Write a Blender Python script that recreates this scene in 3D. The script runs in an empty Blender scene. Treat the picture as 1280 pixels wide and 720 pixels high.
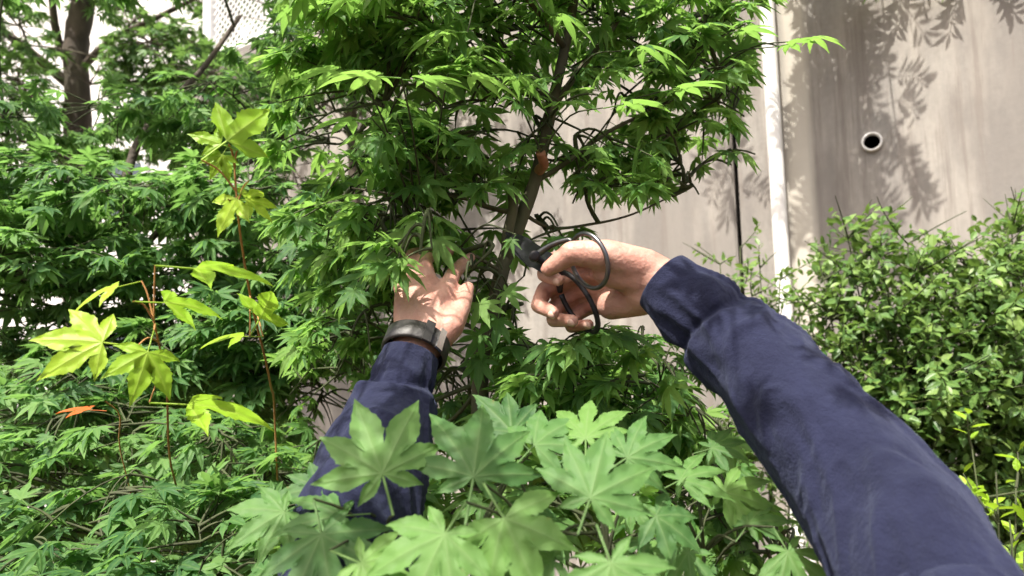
import bpy, bmesh, math, random
import numpy as np
from mathutils import Vector, Matrix, noise

R = math.radians
random.seed(7)
rng = np.random.default_rng(11)
scene = bpy.context.scene
COL = scene.collection

# ------------------------------------------------------------------ camera
CAMZ = 1.55
PITCH, ROLL = R(4.0), R(-1.8)
FPX = 834.0                                     # focal length in pixels of a 1280 wide picture
cam_data = bpy.data.cameras.new('camera')
cam = bpy.data.objects.new('camera', cam_data)
COL.objects.link(cam)
CAM_M = Matrix.Translation((0, 0, CAMZ)) @ Matrix.Rotation(R(90) + PITCH, 4, 'X') @ Matrix.Rotation(ROLL, 4, 'Z')
cam.matrix_world = CAM_M
cam_data.sensor_width = 36.0
cam_data.lens = FPX / 1280 * 36.0
cam_data.clip_start = 0.02
cam_data.clip_end = 600
cam_data.dof.use_dof = True
cam_data.dof.focus_distance = 0.85
cam_data.dof.aperture_fstop = 6.0
scene.camera = cam

# ------------------------------------------------------------------ light
SUN_AZ, SUN_EL = R(-32), R(63)                 # azimuth: from -Y (behind the viewer) towards -X
sun_dir = Vector((-math.sin(-SUN_AZ) * math.cos(SUN_EL), -math.cos(SUN_AZ) * math.cos(SUN_EL), math.sin(SUN_EL)))
world = bpy.data.worlds.new('World')
scene.world = world
world.use_nodes = True
wn = world.node_tree.nodes
sky = wn.new('ShaderNodeTexSky')
sky.sky_type = 'NISHITA'
sky.sun_disc = False
sky.sun_elevation = SUN_EL
sky.sun_rotation = math.atan2(sun_dir.x, sun_dir.y)
sky.air_density = 1.0
sky.dust_density = 9.0
world.node_tree.links.new(sky.outputs[0], wn['Background'].inputs[0])
wn['Background'].inputs[1].default_value = 0.125
sl = bpy.data.lights.new('sun', 'SUN')
sl.energy = 4.8
sl.angle = R(0.53)
sl.color = (1.0, 0.95, 0.86)
so = bpy.data.objects.new('sun', sl)
COL.objects.link(so)
so.rotation_euler = sun_dir.to_track_quat('Z', 'Y').to_euler()
so.location = (-4, -4, 8)

vs = scene.view_settings
vs.view_transform = 'Standard'
vs.look = 'None'
vs.exposure = 1.05
vs.gamma = 1.0
scene.cycles.max_bounces = 7
scene.cycles.diffuse_bounces = 4
scene.cycles.glossy_bounces = 2
scene.cycles.transmission_bounces = 5
scene.cycles.caustics_reflective = False
scene.cycles.caustics_refractive = False
scene.cycles.transparent_max_bounces = 4
scene.cycles.use_denoising = True
scene.cycles.use_light_tree = False
scene.cycles.use_adaptive_sampling = True
scene.cycles.adaptive_threshold = 0.03

# ------------------------------------------------------------------ geometry of the place
CR = CAM_M.to_3x3()


def at(px, py, d):
    """world point seen at pixel (px, py) of the 1280x720 photo, d metres along the view axis"""
    return CAM_M @ Vector(((px - 640) / FPX * d, -(py - 360) / FPX * d, -d))


CI = CAM_M.inverted()


def proj(p):
    q = CI @ p
    d = -q.z
    if d < 0.02:
        return None
    return 640 + q.x / d * FPX, 360 - q.y / d * FPX, d


def V3(a):
    return Vector(a)


# ------------------------------------------------------------------ helpers
def tag(o, label=None, cat=None, group=None, kind=None):
    if label: o['label'] = label
    if cat: o['category'] = cat
    if group: o['group'] = group
    if kind: o['kind'] = kind
    return o


def empty(name, loc, label=None, cat=None, group=None):
    o = bpy.data.objects.new(name, None)
    o.location = loc
    o.empty_display_size = 0.1
    COL.objects.link(o)
    return tag(o, label, cat, group)


def world_of(o):
    m = o.matrix_basis.copy()
    return world_of(o.parent) @ o.matrix_parent_inverse @ m if o.parent else m


def link(name, me, parent=None, mats=None, smooth=True):
    o = bpy.data.objects.new(name, me)
    COL.objects.link(o)
    if mats:
        for m in (mats if isinstance(mats, (list, tuple)) else [mats]):
            if me.materials.find(m.name) < 0:
                me.materials.append(m)
    if smooth and len(me.polygons):
        me.polygons.foreach_set('use_smooth', np.ones(len(me.polygons), dtype=bool))
    if parent:
        o.parent = parent
        chain = world_of(parent)
        o.matrix_parent_inverse = chain.inverted()
    return o


def mesh_from(name, verts, faces):
    me = bpy.data.meshes.new(name)
    me.from_pydata([tuple(v) for v in verts], [], [tuple(f) for f in faces])
    me.update()
    return me


def tri_mesh(name, V, T, attrs=None):
    """fast mesh from numpy arrays (n,3) verts and (m,3) triangles"""
    me = bpy.data.meshes.new(name)
    me.vertices.add(len(V))
    me.vertices.foreach_set('co', np.ascontiguousarray(V, dtype=np.float32).ravel())
    me.loops.add(len(T) * 3)
    me.loops.foreach_set('vertex_index', np.ascontiguousarray(T, dtype=np.int32).ravel())
    me.polygons.add(len(T))
    me.polygons.foreach_set('loop_start', np.arange(0, len(T) * 3, 3, dtype=np.int32))
    me.polygons.foreach_set('loop_total', np.full(len(T), 3, dtype=np.int32))
    for k, a in (attrs or {}).items():
        at_ = me.attributes.new(k, 'FLOAT', 'POINT')
        at_.data.foreach_set('value', np.ascontiguousarray(a, dtype=np.float32))
    me.update(calc_edges=True)
    me.validate()
    return me


class Tubes:
    """collects round tubes along polylines"""
    def __init__(self):
        self.v, self.f = [], []

    def add(self, pts, rad, sides=6, cap=True, wob=0.0):
        pts = [V3(p) for p in pts]
        n = len(pts)
        if not isinstance(rad, (list, tuple)):
            rad = [rad] * n
        t0 = (pts[1] - pts[0]).normalized()
        up = Vector((0, 0, 1)) if abs(t0.z) < 0.9 else Vector((1, 0, 0))
        u = t0.cross(up).normalized()
        base = len(self.v)
        for i, p in enumerate(pts):
            a = pts[max(i - 1, 0)]
            b = pts[min(i + 1, n - 1)]
            t = (b - a)
            t = t.normalized() if t.length > 1e-9 else t0
            u = (u - t * u.dot(t))
            u = u.normalized() if u.length > 1e-6 else t.orthogonal().normalized()
            w = t.cross(u)
            for k in range(sides):
                an = 2 * math.pi * k / sides
                r = rad[i]
                if wob:
                    r *= 1 + wob * noise.noise((p * 38) + Vector((k * 1.7, 0, 0)))
                self.v.append(p + u * (math.cos(an) * r) + w * (math.sin(an) * r))
        for i in range(n - 1):
            for k in range(sides):
                a = base + i * sides + k
                b = base + i * sides + (k + 1) % sides
                self.f.append((a, b, b + sides, a + sides))
        if cap:
            self.f.append(tuple(base + k for k in reversed(range(sides))))
            self.f.append(tuple(base + (n - 1) * sides + k for k in range(sides)))
        return self

    def mesh(self, name):
        return mesh_from(name, self.v, self.f)


def smooth_line(pts, per=6):
    """Catmull-Rom through points"""
    pts = [V3(p) for p in pts]
    P = [pts[0] * 2 - pts[1]] + pts + [pts[-1] * 2 - pts[-2]]
    out = []
    for i in range(1, len(P) - 2):
        for k in range(per):
            t = k / per
            a, b, c, d = P[i - 1], P[i], P[i + 1], P[i + 2]
            out.append(0.5 * ((2 * b) + (c - a) * t + (2 * a - 5 * b + 4 * c - d) * t * t + (3 * b - a - 3 * c + d) * t ** 3))
    out.append(P[-2])
    return out


def lerp_list(vals, n):
    return [float(x) for x in np.interp(np.linspace(0, 1, n), np.linspace(0, 1, len(vals)), vals)]


def box_mesh(name, sx, sy, sz, c=(0, 0, 0), bev=0.0):
    bm = bmesh.new()
    bmesh.ops.create_cube(bm, size=1)
    for v in bm.verts:
        v.co = Vector((v.co.x * sx + c[0], v.co.y * sy + c[1], v.co.z * sz + c[2]))
    if bev:
        bmesh.ops.bevel(bm, geom=bm.edges[:], offset=bev, segments=2, affect='EDGES')
    me = bpy.data.meshes.new(name)
    bm.to_mesh(me)
    bm.free()
    return me


# ------------------------------------------------------------------ materials
class NT:
    def __init__(self, name):
        self.m = bpy.data.materials.new(name)
        self.m.use_nodes = True
        self.t = self.m.node_tree
        self.b = self.t.nodes['Principled BSDF']
        self.out = self.t.nodes['Material Output']

    def n(self, kind, **kw):
        x = self.t.nodes.new(kind)
        for k, v in kw.items():
            setattr(x, k, v)
        return x

    def l(self, a, b):
        self.t.links.new(a, b)

    def mix(self, fac, a, b, mode='MIX'):
        x = self.n('ShaderNodeMix', data_type='RGBA', blend_type=mode)
        for sock, val in ((x.inputs[0], fac), (x.inputs[6], a), (x.inputs[7], b)):
            if hasattr(val, 'type') and hasattr(val, 'links'):
                self.l(val, sock)
            else:
                sock.default_value = val if not isinstance(val, tuple) else (*val, 1)[:4]
        return x.outputs[2]

    def noise(self, scale, detail=4, rough=0.55, coord=None, stretch=None):
        if coord is None:
            coord = self.n('ShaderNodeTexCoord').outputs['Object']
        if stretch:
            mp = self.n('ShaderNodeMapping')
            mp.inputs['Scale'].default_value = stretch
            self.l(coord, mp.inputs[0])
            coord = mp.outputs[0]
        x = self.n('ShaderNodeTexNoise')
        x.inputs['Scale'].default_value = scale
        x.inputs['Detail'].default_value = detail
        x.inputs['Roughness'].default_value = rough
        self.l(coord, x.inputs['Vector'])
        return x.outputs[0]

    def ramp(self, fac, stops):
        x = self.n('ShaderNodeValToRGB')
        e = x.color_ramp.elements
        while len(e) < len(stops):
            e.new(0.5)
        for i, (p, c) in enumerate(stops):
            e[i].position = p
            e[i].color = (*c, 1) if isinstance(c, tuple) else (c, c, c, 1)
        self.l(fac, x.inputs[0])
        return x.outputs[0]

    def math(self, op, a, b=0.0):
        x = self.n('ShaderNodeMath', operation=op)
        for s, v in ((x.inputs[0], a), (x.inputs[1], b)):
            if hasattr(v, 'links'):
                self.l(v, s)
            else:
                s.default_value = v
        return x.outputs[0]

    def bump(self, h, strength=0.3, dist=0.01):
        x = self.n('ShaderNodeBump')
        x.inputs['Strength'].default_value = strength
        x.inputs['Distance'].default_value = dist
        self.l(h, x.inputs['Height'])
        self.l(x.outputs[0], self.b.inputs['Normal'])
        return x


def leaf_mat(name, dark, mid, light, trans, tfac=0.38, rough=0.55, vein=(0.25, 0.4, 0.1), spots=0.0, spec=0.3):
    m = NT(name)
    oi = m.n('ShaderNodeObjectInfo').outputs['Random']
    a = m.n('ShaderNodeAttribute', attribute_name='tint').outputs['Fac']
    v = m.n('ShaderNodeAttribute', attribute_name='vein').outputs['Fac']
    r = m.math('FRACT', m.math('ADD', oi, a))
    c = m.ramp(r, [(0.0, dark), (0.45, mid), (1.0, light)])
    geo = m.n('ShaderNodeTexCoord').outputs['Object']
    blot = m.noise(2.6, 1, 0.6, geo)
    c = m.mix(m.math('MULTIPLY', m.ramp(blot, [(0.35, 0.0), (0.75, 1.0)]), 0.35), c, light)
    vv = m.math('POWER', v, 7.0)
    c = m.mix(m.math('MULTIPLY', vv, 0.3), c, vein)
    if spots:
        sp = m.noise(5.0, 3, 0.75, geo)
        c = m.mix(m.math('MULTIPLY', m.ramp(sp, [(0.66, 0.0), (0.72, 1.0)]), spots), c, (0.2, 0.09, 0.03))
    m.l(c, m.b.inputs['Base Color'])
    m.b.inputs['Roughness'].default_value = rough
    m.b.inputs['Specular IOR Level'].default_value = spec
    tr = m.n('ShaderNodeBsdfTranslucent')
    tc = m.mix(0.55, c, trans)
    m.l(tc, tr.inputs['Color'])
    mx = m.n('ShaderNodeMixShader')
    mx.inputs[0].default_value = tfac
    m.l(m.b.outputs[0], mx.inputs[1])
    m.l(tr.outputs[0], mx.inputs[2])
    m.l(mx.outputs[0], m.out.inputs['Surface'])
    bp = m.bump(m.math('ADD', m.math('MULTIPLY', vv, -1.0), m.math('MULTIPLY', blot, 1.5)), 0.22, 0.05)
    return m.m


M = {}
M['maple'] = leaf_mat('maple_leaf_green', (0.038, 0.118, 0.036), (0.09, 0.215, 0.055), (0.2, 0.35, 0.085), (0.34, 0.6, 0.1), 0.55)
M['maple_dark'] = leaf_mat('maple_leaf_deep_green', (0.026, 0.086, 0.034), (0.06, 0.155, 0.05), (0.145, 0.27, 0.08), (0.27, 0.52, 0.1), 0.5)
M['maple_soft'] = leaf_mat('maple_leaf_soft_green', (0.035, 0.1, 0.03), (0.078, 0.178, 0.05), (0.15, 0.285, 0.065), (0.26, 0.52, 0.06), 0.4, 0.6, (0.26, 0.36, 0.16), 0.4, 0.35)
M['lime'] = leaf_mat('young_leaf_lime', (0.2, 0.38, 0.025), (0.26, 0.45, 0.03), (0.34, 0.5, 0.04), (0.38, 0.6, 0.03), 0.45, 0.45, (0.45, 0.52, 0.12), 0.5)
M['shrub'] = leaf_mat('shrub_leaf', (0.035, 0.095, 0.025), (0.08, 0.165, 0.04), (0.2, 0.3, 0.08), (0.25, 0.42, 0.06), 0.34, 0.4)
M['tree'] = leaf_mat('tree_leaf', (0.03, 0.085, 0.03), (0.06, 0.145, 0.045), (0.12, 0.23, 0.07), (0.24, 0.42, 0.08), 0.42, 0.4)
M['dead'] = leaf_mat('dead_leaf', (0.14, 0.06, 0.025), (0.26, 0.12, 0.05), (0.4, 0.23, 0.12), (0.35, 0.15, 0.05), 0.2, 0.7, (0.3, 0.2, 0.1))
M['red'] = leaf_mat('red_leaf', (0.42, 0.09, 0.02), (0.5, 0.12, 0.03), (0.5, 0.2, 0.04), (0.6, 0.16, 0.02), 0.35, 0.5, (0.5, 0.2, 0.06))


def bark_mat(name, c1, c2, scale=30):
    m = NT(name)
    nz = m.noise(scale, 6, 0.65, stretch=(1, 1, 0.35))
    big = m.noise(scale * 0.2, 3, 0.5)
    c = m.ramp(nz, [(0.3, c1), (0.7, c2)])
    c = m.mix(m.math('MULTIPLY', m.ramp(big, [(0.45, 0.0), (0.7, 1.0)]), 0.5), c, (c2[0] * 1.1, c2[1] * 1.3, c2[2] * 0.9))
    m.l(c, m.b.inputs['Base Color'])
    m.b.inputs['Roughness'].default_value = 0.85
    m.bump(nz, 0.6, 0.004)
    return m.m


M['bark'] = bark_mat('maple_bark', (0.032, 0.028, 0.019), (0.095, 0.082, 0.052))
M['bark_dark'] = bark_mat('tree_bark', (0.035, 0.028, 0.022), (0.11, 0.085, 0.065), 18)
M['twig'] = bark_mat('twig_bark', (0.022, 0.026, 0.011), (0.052, 0.064, 0.024), 60)
M['twig_red'] = bark_mat('young_stem', (0.22, 0.09, 0.03), (0.38, 0.2, 0.06), 60)
M['cut'] = bark_mat('cut_wood', (0.22, 0.09, 0.05), (0.36, 0.18, 0.1), 60)


def simple(name, col, rough=0.6, metal=0.0, spec=0.5, var=0.15, scale=20, bump=0.0):
    m = NT(name)
    nz = m.noise(scale, 5, 0.6)
    c = m.mix(m.math('MULTIPLY', m.ramp(nz, [(0.35, 0.0), (0.7, 1.0)]), 1.0), tuple(x * (1 - var) for x in col), tuple(min(1, x * (1 + var)) for x in col))
    m.l(c, m.b.inputs['Base Color'])
    m.b.inputs['Roughness'].default_value = rough
    m.b.inputs['Metallic'].default_value = metal
    m.b.inputs['Specular IOR Level'].default_value = spec
    if bump:
        m.bump(nz, bump, 0.005)
    return m.m


# concrete: form-board streaks, weather stains, pale lime run beside the pipe
def concrete_mat(s_run):
    m = NT('weathered_concrete')
    g = m.n('ShaderNodeTexCoord').outputs['Object']
    fine = m.noise(38, 6, 0.7, g)
    blot = m.noise(2.2, 5, 0.6, g)
    streak = m.noise(3.2, 5, 0.6, g, (2.6, 1, 0.22))
    dirt = m.noise(1.1, 6, 0.62, g, (1.6, 1, 0.5))
    c = m.ramp(fine, [(0.25, (0.225, 0.213, 0.198)), (0.75, (0.325, 0.307, 0.282))])
    c = m.mix(m.math('MULTIPLY', m.ramp(blot, [(0.4, 0.0), (0.7, 1.0)]), 0.45), c, (0.265, 0.232, 0.205))
    c = m.mix(m.math('MULTIPLY', m.ramp(streak, [(0.45, 0.0), (0.62, 1.0)]), 0.55), c, (0.43, 0.395, 0.35))
    c = m.mix(m.math('MULTIPLY', m.ramp(dirt, [(0.46, 0.0), (0.57, 1.0)]), 0.62), c, (0.165, 0.152, 0.142))
    run = m.noise(2.0, 6, 0.7, g, (9.0, 9.0, 0.5))
    c = m.mix(m.math('MULTIPLY', m.ramp(run, [(0.53, 0.0), (0.63, 1.0)]), 0.6), c, (0.19, 0.165, 0.148))
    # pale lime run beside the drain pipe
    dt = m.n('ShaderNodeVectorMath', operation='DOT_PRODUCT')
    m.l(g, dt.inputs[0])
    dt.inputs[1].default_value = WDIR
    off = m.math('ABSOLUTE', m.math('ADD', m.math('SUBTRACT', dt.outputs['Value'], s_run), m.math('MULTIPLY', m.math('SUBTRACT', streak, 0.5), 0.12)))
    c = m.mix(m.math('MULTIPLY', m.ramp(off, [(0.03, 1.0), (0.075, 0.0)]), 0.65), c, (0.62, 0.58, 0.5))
    m.l(c, m.b.inputs['Base Color'])
    m.b.inputs['Roughness'].default_value = 0.9
    m.b.inputs['Specular IOR Level'].default_value = 0.25
    pores = m.noise(90, 3, 0.7, g)
    m.bump(m.math('ADD', m.math('MULTIPLY', fine, 0.6), m.ramp(pores, [(0.3, 0.0), (0.38, 0.5)])), 0.35, 0.004)
    return m.m


M['pvc'] = simple('white_pvc', (0.82, 0.81, 0.78), 0.45, var=0.05, scale=8)
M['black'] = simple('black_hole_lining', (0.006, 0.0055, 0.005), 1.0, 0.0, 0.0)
M['white_paint'] = simple('white_paint', (0.78, 0.78, 0.77), 0.6, var=0.05)
M['steel'] = simple('worn_steel', (0.13, 0.13, 0.135), 0.32, 1.0, var=0.2, scale=60)
M['silver'] = simple('polished_silver', (0.8, 0.8, 0.8), 0.25, 1.0, var=0.05)
M['darksteel'] = simple('black_oxide_steel', (0.03, 0.03, 0.034), 0.38, 0.6, var=0.3, scale=60)
M['leather'] = simple('black_leather', (0.022, 0.02, 0.019), 0.48, var=0.3, scale=120, bump=0.25)
M['plaster'] = simple('white_plaster', (0.75, 0.74, 0.72), 0.8, var=0.06, scale=3)
M['rooftile'] = simple('grey_roof_tile', (0.2, 0.19, 0.2), 0.6, var=0.2, scale=6)
M['glass'] = simple('window_glass', (0.08, 0.1, 0.12), 0.08, 0.0, 0.8)
M['stone'] = simple('pale_stone', (0.46, 0.42, 0.39), 0.85, var=0.3, scale=7, bump=0.5)
M['hair'] = simple('dark_hair', (0.02, 0.016, 0.013), 0.5, scale=200, var=0.4)
M['trousers'] = simple('dark_work_trousers', (0.05, 0.05, 0.055), 0.85, scale=300)
M['boot'] = simple('black_boot', (0.02, 0.02, 0.02), 0.5)


def soil_mat():
    m = NT('garden_soil')
    a = m.noise(9, 8, 0.7)
    b = m.noise(60, 5, 0.7)
    c = m.ramp(a, [(0.3, (0.05, 0.035, 0.024)), (0.7, (0.15, 0.105, 0.072))])
    c = m.mix(m.ramp(b, [(0.55, 0.0), (0.75, 0.6)]), c, (0.2, 0.14, 0.09))
    m.l(c, m.b.inputs['Base Color'])
    m.b.inputs['Roughness'].default_value = 0.95
    m.bump(m.math('ADD', a, m.math('MULTIPLY', b, 0.5)), 0.8, 0.03)
    return m.m


M['soil'] = soil_mat()
M['path'] = simple('pale_gravel_path', (0.5, 0.46, 0.44), 0.9, var=0.3, scale=45, bump=0.6)


def fabric_mat():
    m = NT('navy_cotton')
    g = m.n('ShaderNodeTexCoord').outputs['Object']
    w = m.noise(900, 2, 0.6, g)
    big = m.noise(14, 5, 0.6, g)
    fade = m.noise(40, 6, 0.7, g)
    c = m.ramp(big, [(0.3, (0.007, 0.0085, 0.0245)), (0.7, (0.0112, 0.0132, 0.036))])
    c = m.mix(m.math('MULTIPLY', m.ramp(fade, [(0.45, 0.0), (0.8, 1.0)]), 0.3), c, (0.025, 0.03, 0.07))
    m.l(c, m.b.inputs['Base Color'])
    m.b.inputs['Roughness'].default_value = 0.9
    m.b.inputs['Specular IOR Level'].default_value = 0.2
    m.b.inputs['Sheen Weight'].default_value = 0.12
    m.b.inputs['Sheen Roughness'].default_value = 0.5
    m.b.inputs['Sheen Tint'].default_value = (0.5, 0.58, 0.9, 1)
    wr = m.noise(34, 6, 0.6, g)
    m.bump(m.math('ADD', m.math('MULTIPLY', w, 0.15), wr), 0.7, 0.011)
    return m.m


M['navy'] = fabric_mat()


def skin_mat():
    m = NT('skin')
    g = m.n('ShaderNodeTexCoord').outputs['Object']
    a = m.noise(34, 6, 0.65, g)
    f = m.noise(260, 4, 0.6, g)
    c = m.ramp(a, [(0.3, (0.38, 0.17, 0.128)), (0.68, (0.51, 0.3, 0.235))])
    m.l(c, m.b.inputs['Base Color'])
    m.b.inputs['Roughness'].default_value = 0.55
    m.b.inputs['Subsurface Weight'].default_value = 0.12
    m.b.inputs['Subsurface Radius'].default_value = (1.0, 0.35, 0.2)
    m.b.inputs['Subsurface Scale'].default_value = 0.006
    m.bump(m.math('ADD', m.math('MULTIPLY', f, 0.3), m.noise(95, 4, 0.6, g)), 0.4, 0.005)
    return m.m


M['skin'] = skin_mat()
M['nail'] = simple('fingernail', (0.55, 0.36, 0.29), 0.3, var=0.08, scale=90)

# ------------------------------------------------------------------ ground
def ground():
    n = 60
    xs = np.concatenate([np.linspace(-250, -8, 8)[:-1], np.linspace(-8, 8, n), np.linspace(8, 250, 8)[1:]])
    ys = np.concatenate([np.linspace(-250, -4, 8)[:-1], np.linspace(-4, 9, n), np.linspace(9, 300, 8)[1:]])
    v = []
    for y in ys:
        for x in xs:
            z = 0.0
            if abs(x) < 8 and -4 < y < 9:
                z = 0.05 * noise.noise((x * 1.3, y * 1.3, 0.3)) - 0.02
            v.append((x, y, z))
    w = len(xs)
    f = [(j * w + i, j * w + i + 1, (j + 1) * w + i + 1, (j + 1) * w + i) for j in range(len(ys) - 1) for i in range(w - 1)]
    o = link('ground', mesh_from('ground', v, f), None, M['soil'])
    tag(o, kind='structure')
    # pale path leading off past the end of the wall
    pv, pf = [], []
    ln = smooth_line([(-2.6, 2.4, 0.06), (-3.3, 5.0, 0.06), (-4.6, 8.0, 0.06), (-8, 14, 0.06), (-16, 22, 0.06)], 6)
    for i, p in enumerate(ln):
        wd = 0.7 + i * 0.06
        e = 0.08 * noise.noise((i * 1.1, 0, 0))
        pv += [(p.x - wd + e, p.y, p.z), (p.x, p.y, p.z + 0.015), (p.x + wd + e, p.y, p.z)]
    for i in range(len(ln) - 1):
        a = i * 3
        pf += [(a, a + 1, a + 4, a + 3), (a + 1, a + 2, a + 5, a + 4)]
    tag(link('path', mesh_from('path', pv, pf), None, M['path']), kind='structure')


ground()

# ------------------------------------------------------------------ wall
WP1 = at(1090, 360, 2.9)
WP2 = at(400, 360, 4.6)
WDIR = Vector((WP1.x - WP2.x, WP1.y - WP2.y, 0)).normalized()      # along the wall, to the right
WNRM = Vector((WDIR.y, -WDIR.x, 0))                                # towards the viewer
WTOP = CAMZ + 2.25


def wall_hit(px, py):
    """point where the view ray meets the wall face, as (s along wall from WP1, z)"""
    o = Vector((0, 0, CAMZ))
    d = (at(px, py, 1.0) - o)
    t = (Vector((WP1.x, WP1.y, 0)) - Vector((o.x, o.y, 0))).dot(WNRM) / Vector((d.x, d.y, 0)).dot(WNRM)
    p = o + d * t
    return (p - WP1).dot(WDIR), p.z


def wpt(s, z, off=0.0):
    return Vector((WP1.x, WP1.y, 0)) + WDIR * s + WNRM * off + Vector((0, 0, z))


def build_wall():
    s_joint, _ = wall_hit(921, 240)
    s_hole, z_hole = wall_hit(1090, 178)
    s_pipe, _ = wall_hit(972, 200)
    s_l, _ = wall_hit(238, 60)
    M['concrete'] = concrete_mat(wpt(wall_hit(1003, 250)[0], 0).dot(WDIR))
    root = empty('concrete_wall', wpt(0, 0), 'tall stained concrete retaining wall behind the maple', 'wall')
    T = 0.35

    def box(bm, s0, s1, z0, z1, front=True):
        pts = [wpt(s0, z0), wpt(s1, z0), wpt(s1, z1), wpt(s0, z1), wpt(s0, z0, -T), wpt(s1, z0, -T), wpt(s1, z1, -T), wpt(s0, z1, -T)]
        vs = [bm.verts.new(p) for p in pts]
        for q in ((0, 1, 2, 3), (5, 4, 7, 6), (4, 0, 3, 7), (1, 5, 6, 2), (3, 2, 6, 7)):
            bm.faces.new([vs[i] for i in q])

    def panel(s0, s1, name='panel'):
        bm = bmesh.new()
        box(bm, s0, s1, -0.3, WTOP)
        bmesh.ops.bevel(bm, geom=[e for e in bm.edges if all(abs((v.co - wpt(0, 0)).dot(WNRM)) < 1e-3 for v in e.verts)], offset=0.008, segments=2, affect='EDGES')
        me = bpy.data.meshes.new('panel')
        bm.to_mesh(me)
        bm.free()
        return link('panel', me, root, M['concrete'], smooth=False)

    g = 0.011
    s_j2 = s_joint - 2.4
    panel(s_l, s_j2 - g)
    panel(s_j2 + g, s_joint - g)
    # panel with the weep hole
    rr, hw = 0.043, 0.2
    s0, s1 = s_joint + g, s_joint + 3.0
    bm = bmesh.new()
    N = 32
    ring, sq, inn = [], [], []
    for k in range(N):
        a = 2 * math.pi * (k + 0.5) / N
        c, s = math.cos(a), math.sin(a)
        ring.append(bm.verts.new(wpt(s_hole + rr * c, z_hole + rr * s)))
        inn.append(bm.verts.new(wpt(s_hole + rr * c, z_hole + rr * s, -0.3)))
        m_ = max(abs(c), abs(s))
        sq.append(bm.verts.new(wpt(s_hole + hw * c / m_, z_hole + hw * s / m_)))
    for k in range(N):
        j = (k + 1) % N
        bm.faces.new((ring[k], sq[k], sq[j], ring[j]))
        bm.faces.new((inn[k], ring[k], ring[j], inn[j]))
        a, b = sq[k].co, sq[j].co
        la, lb = ((a - wpt(s_hole, z_hole)), (b - wpt(s_hole, z_hole)))
        if abs(abs(la.dot(WDIR)) - hw) > 1e-4 and False:
            pass
    # corners of the square patch
    for cx in (-1, 1):
        for cz in (-1, 1):
            best = sorted(sq, key=lambda v: (v.co - wpt(s_hole + hw * cx, z_hole + hw * cz)).length)[:2]
            vv = bm.verts.new(wpt(s_hole + hw * cx, z_hole + hw * cz))
            try:
                bm.faces.new((best[0], vv, best[1]))
            except ValueError:
                pass

    def quad(a0, a1, b0, b1):
        vs = [bm.verts.new(p) for p in (wpt(a0, b0), wpt(a1, b0), wpt(a1, b1), wpt(a0, b1))]
        bm.faces.new(vs)
    quad(s0, s_hole - hw, -0.3, WTOP)
    quad(s_hole + hw, s1, -0.3, WTOP)
    quad(s_hole - hw, s_hole + hw, -0.3, z_hole - hw)
    quad(s_hole - hw, s_hole + hw, z_hole + hw, WTOP)
    vs_ = [bm.verts.new(p) for p in (wpt(s0, -0.3), wpt(s0, WTOP), wpt(s0, WTOP, -T), wpt(s0, -0.3, -T))]
    bm.faces.new(vs_)
    vs_ = [bm.verts.new(p) for p in (wpt(s0, WTOP), wpt(s1, WTOP), wpt(s1, WTOP, -T), wpt(s0, WTOP, -T))]
    bm.faces.new(vs_)
    bmesh.ops.recalc_face_normals(bm, faces=bm.faces[:])
    me = bpy.data.meshes.new('panel')
    bm.to_mesh(me)
    bm.free()
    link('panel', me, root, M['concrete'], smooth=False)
    panel(s1 + 0.02, s1 + 3.0)
    # joint backing: dark filler
    for sj in (s_joint, s_j2):
        me = mesh_from('joint_filler', [wpt(sj - g, -0.3, -0.035), wpt(sj + g, -0.3, -0.035), wpt(sj + g, WTOP, -0.035), wpt(sj - g, WTOP, -0.035)], [(0, 1, 2, 3)])
        link('joint_filler', me, root, M['black'], smooth=False)
    # weep pipe: rim proud of the wall and a dark bore
    V, F = [], []
    prof = [(0.0415, -0.28), (0.0415, 0.018), (0.0405, 0.021), (0.033, 0.021), (0.0325, 0.018), (0.0325, -0.28)]
    for k in range(N):
        a = 2 * math.pi * k / N
        for r_, o_ in prof:
            V.append(wpt(s_hole + r_ * math.cos(a), z_hole + r_ * math.sin(a), o_))
    L = len(prof)
    for k in range(N):
        for i in range(L - 1):
            F.append((k * L + i, ((k + 1) % N) * L + i, ((k + 1) % N) * L + i + 1, k * L + i + 1))
    wp = link('weep_pipe', mesh_from('weep_pipe', V, F), root, M['pvc'])
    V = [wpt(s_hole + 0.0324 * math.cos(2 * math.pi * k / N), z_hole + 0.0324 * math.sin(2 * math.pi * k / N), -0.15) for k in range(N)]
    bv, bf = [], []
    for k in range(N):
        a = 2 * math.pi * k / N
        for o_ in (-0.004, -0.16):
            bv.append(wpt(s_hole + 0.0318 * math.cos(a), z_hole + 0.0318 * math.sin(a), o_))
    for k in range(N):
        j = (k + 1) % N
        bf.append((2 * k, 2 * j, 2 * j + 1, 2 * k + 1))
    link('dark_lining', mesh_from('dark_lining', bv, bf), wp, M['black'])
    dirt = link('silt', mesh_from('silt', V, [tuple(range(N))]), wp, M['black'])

    # white drain pipe fixed to the wall
    pr = empty('drain_pipe', wpt(s_pipe, 0, 0.05), 'white plastic drain pipe running down the concrete wall', 'pipe')
    t = Tubes()
    prs = [wpt(s_pipe, z, 0.05) for z in np.linspace(-0.05, WTOP + 0.12, 24)]
    t.add(prs, 0.0335, 20)
    link('pipe', t.mesh('pipe'), pr, M['pvc'])
    for z in (0.5, 3.3):
        t = Tubes()
        t.add([wpt(s_pipe, z - 0.014, 0.05), wpt(s_pipe, z + 0.014, 0.05)], 0.0375, 20)
        t.add([wpt(s_pipe + 0.055, z, 0.006), wpt(s_pipe - 0.055, z, 0.006)], 0.011, 8)
        link('bracket', t.mesh('bracket'), pr, M['pvc'])
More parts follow.
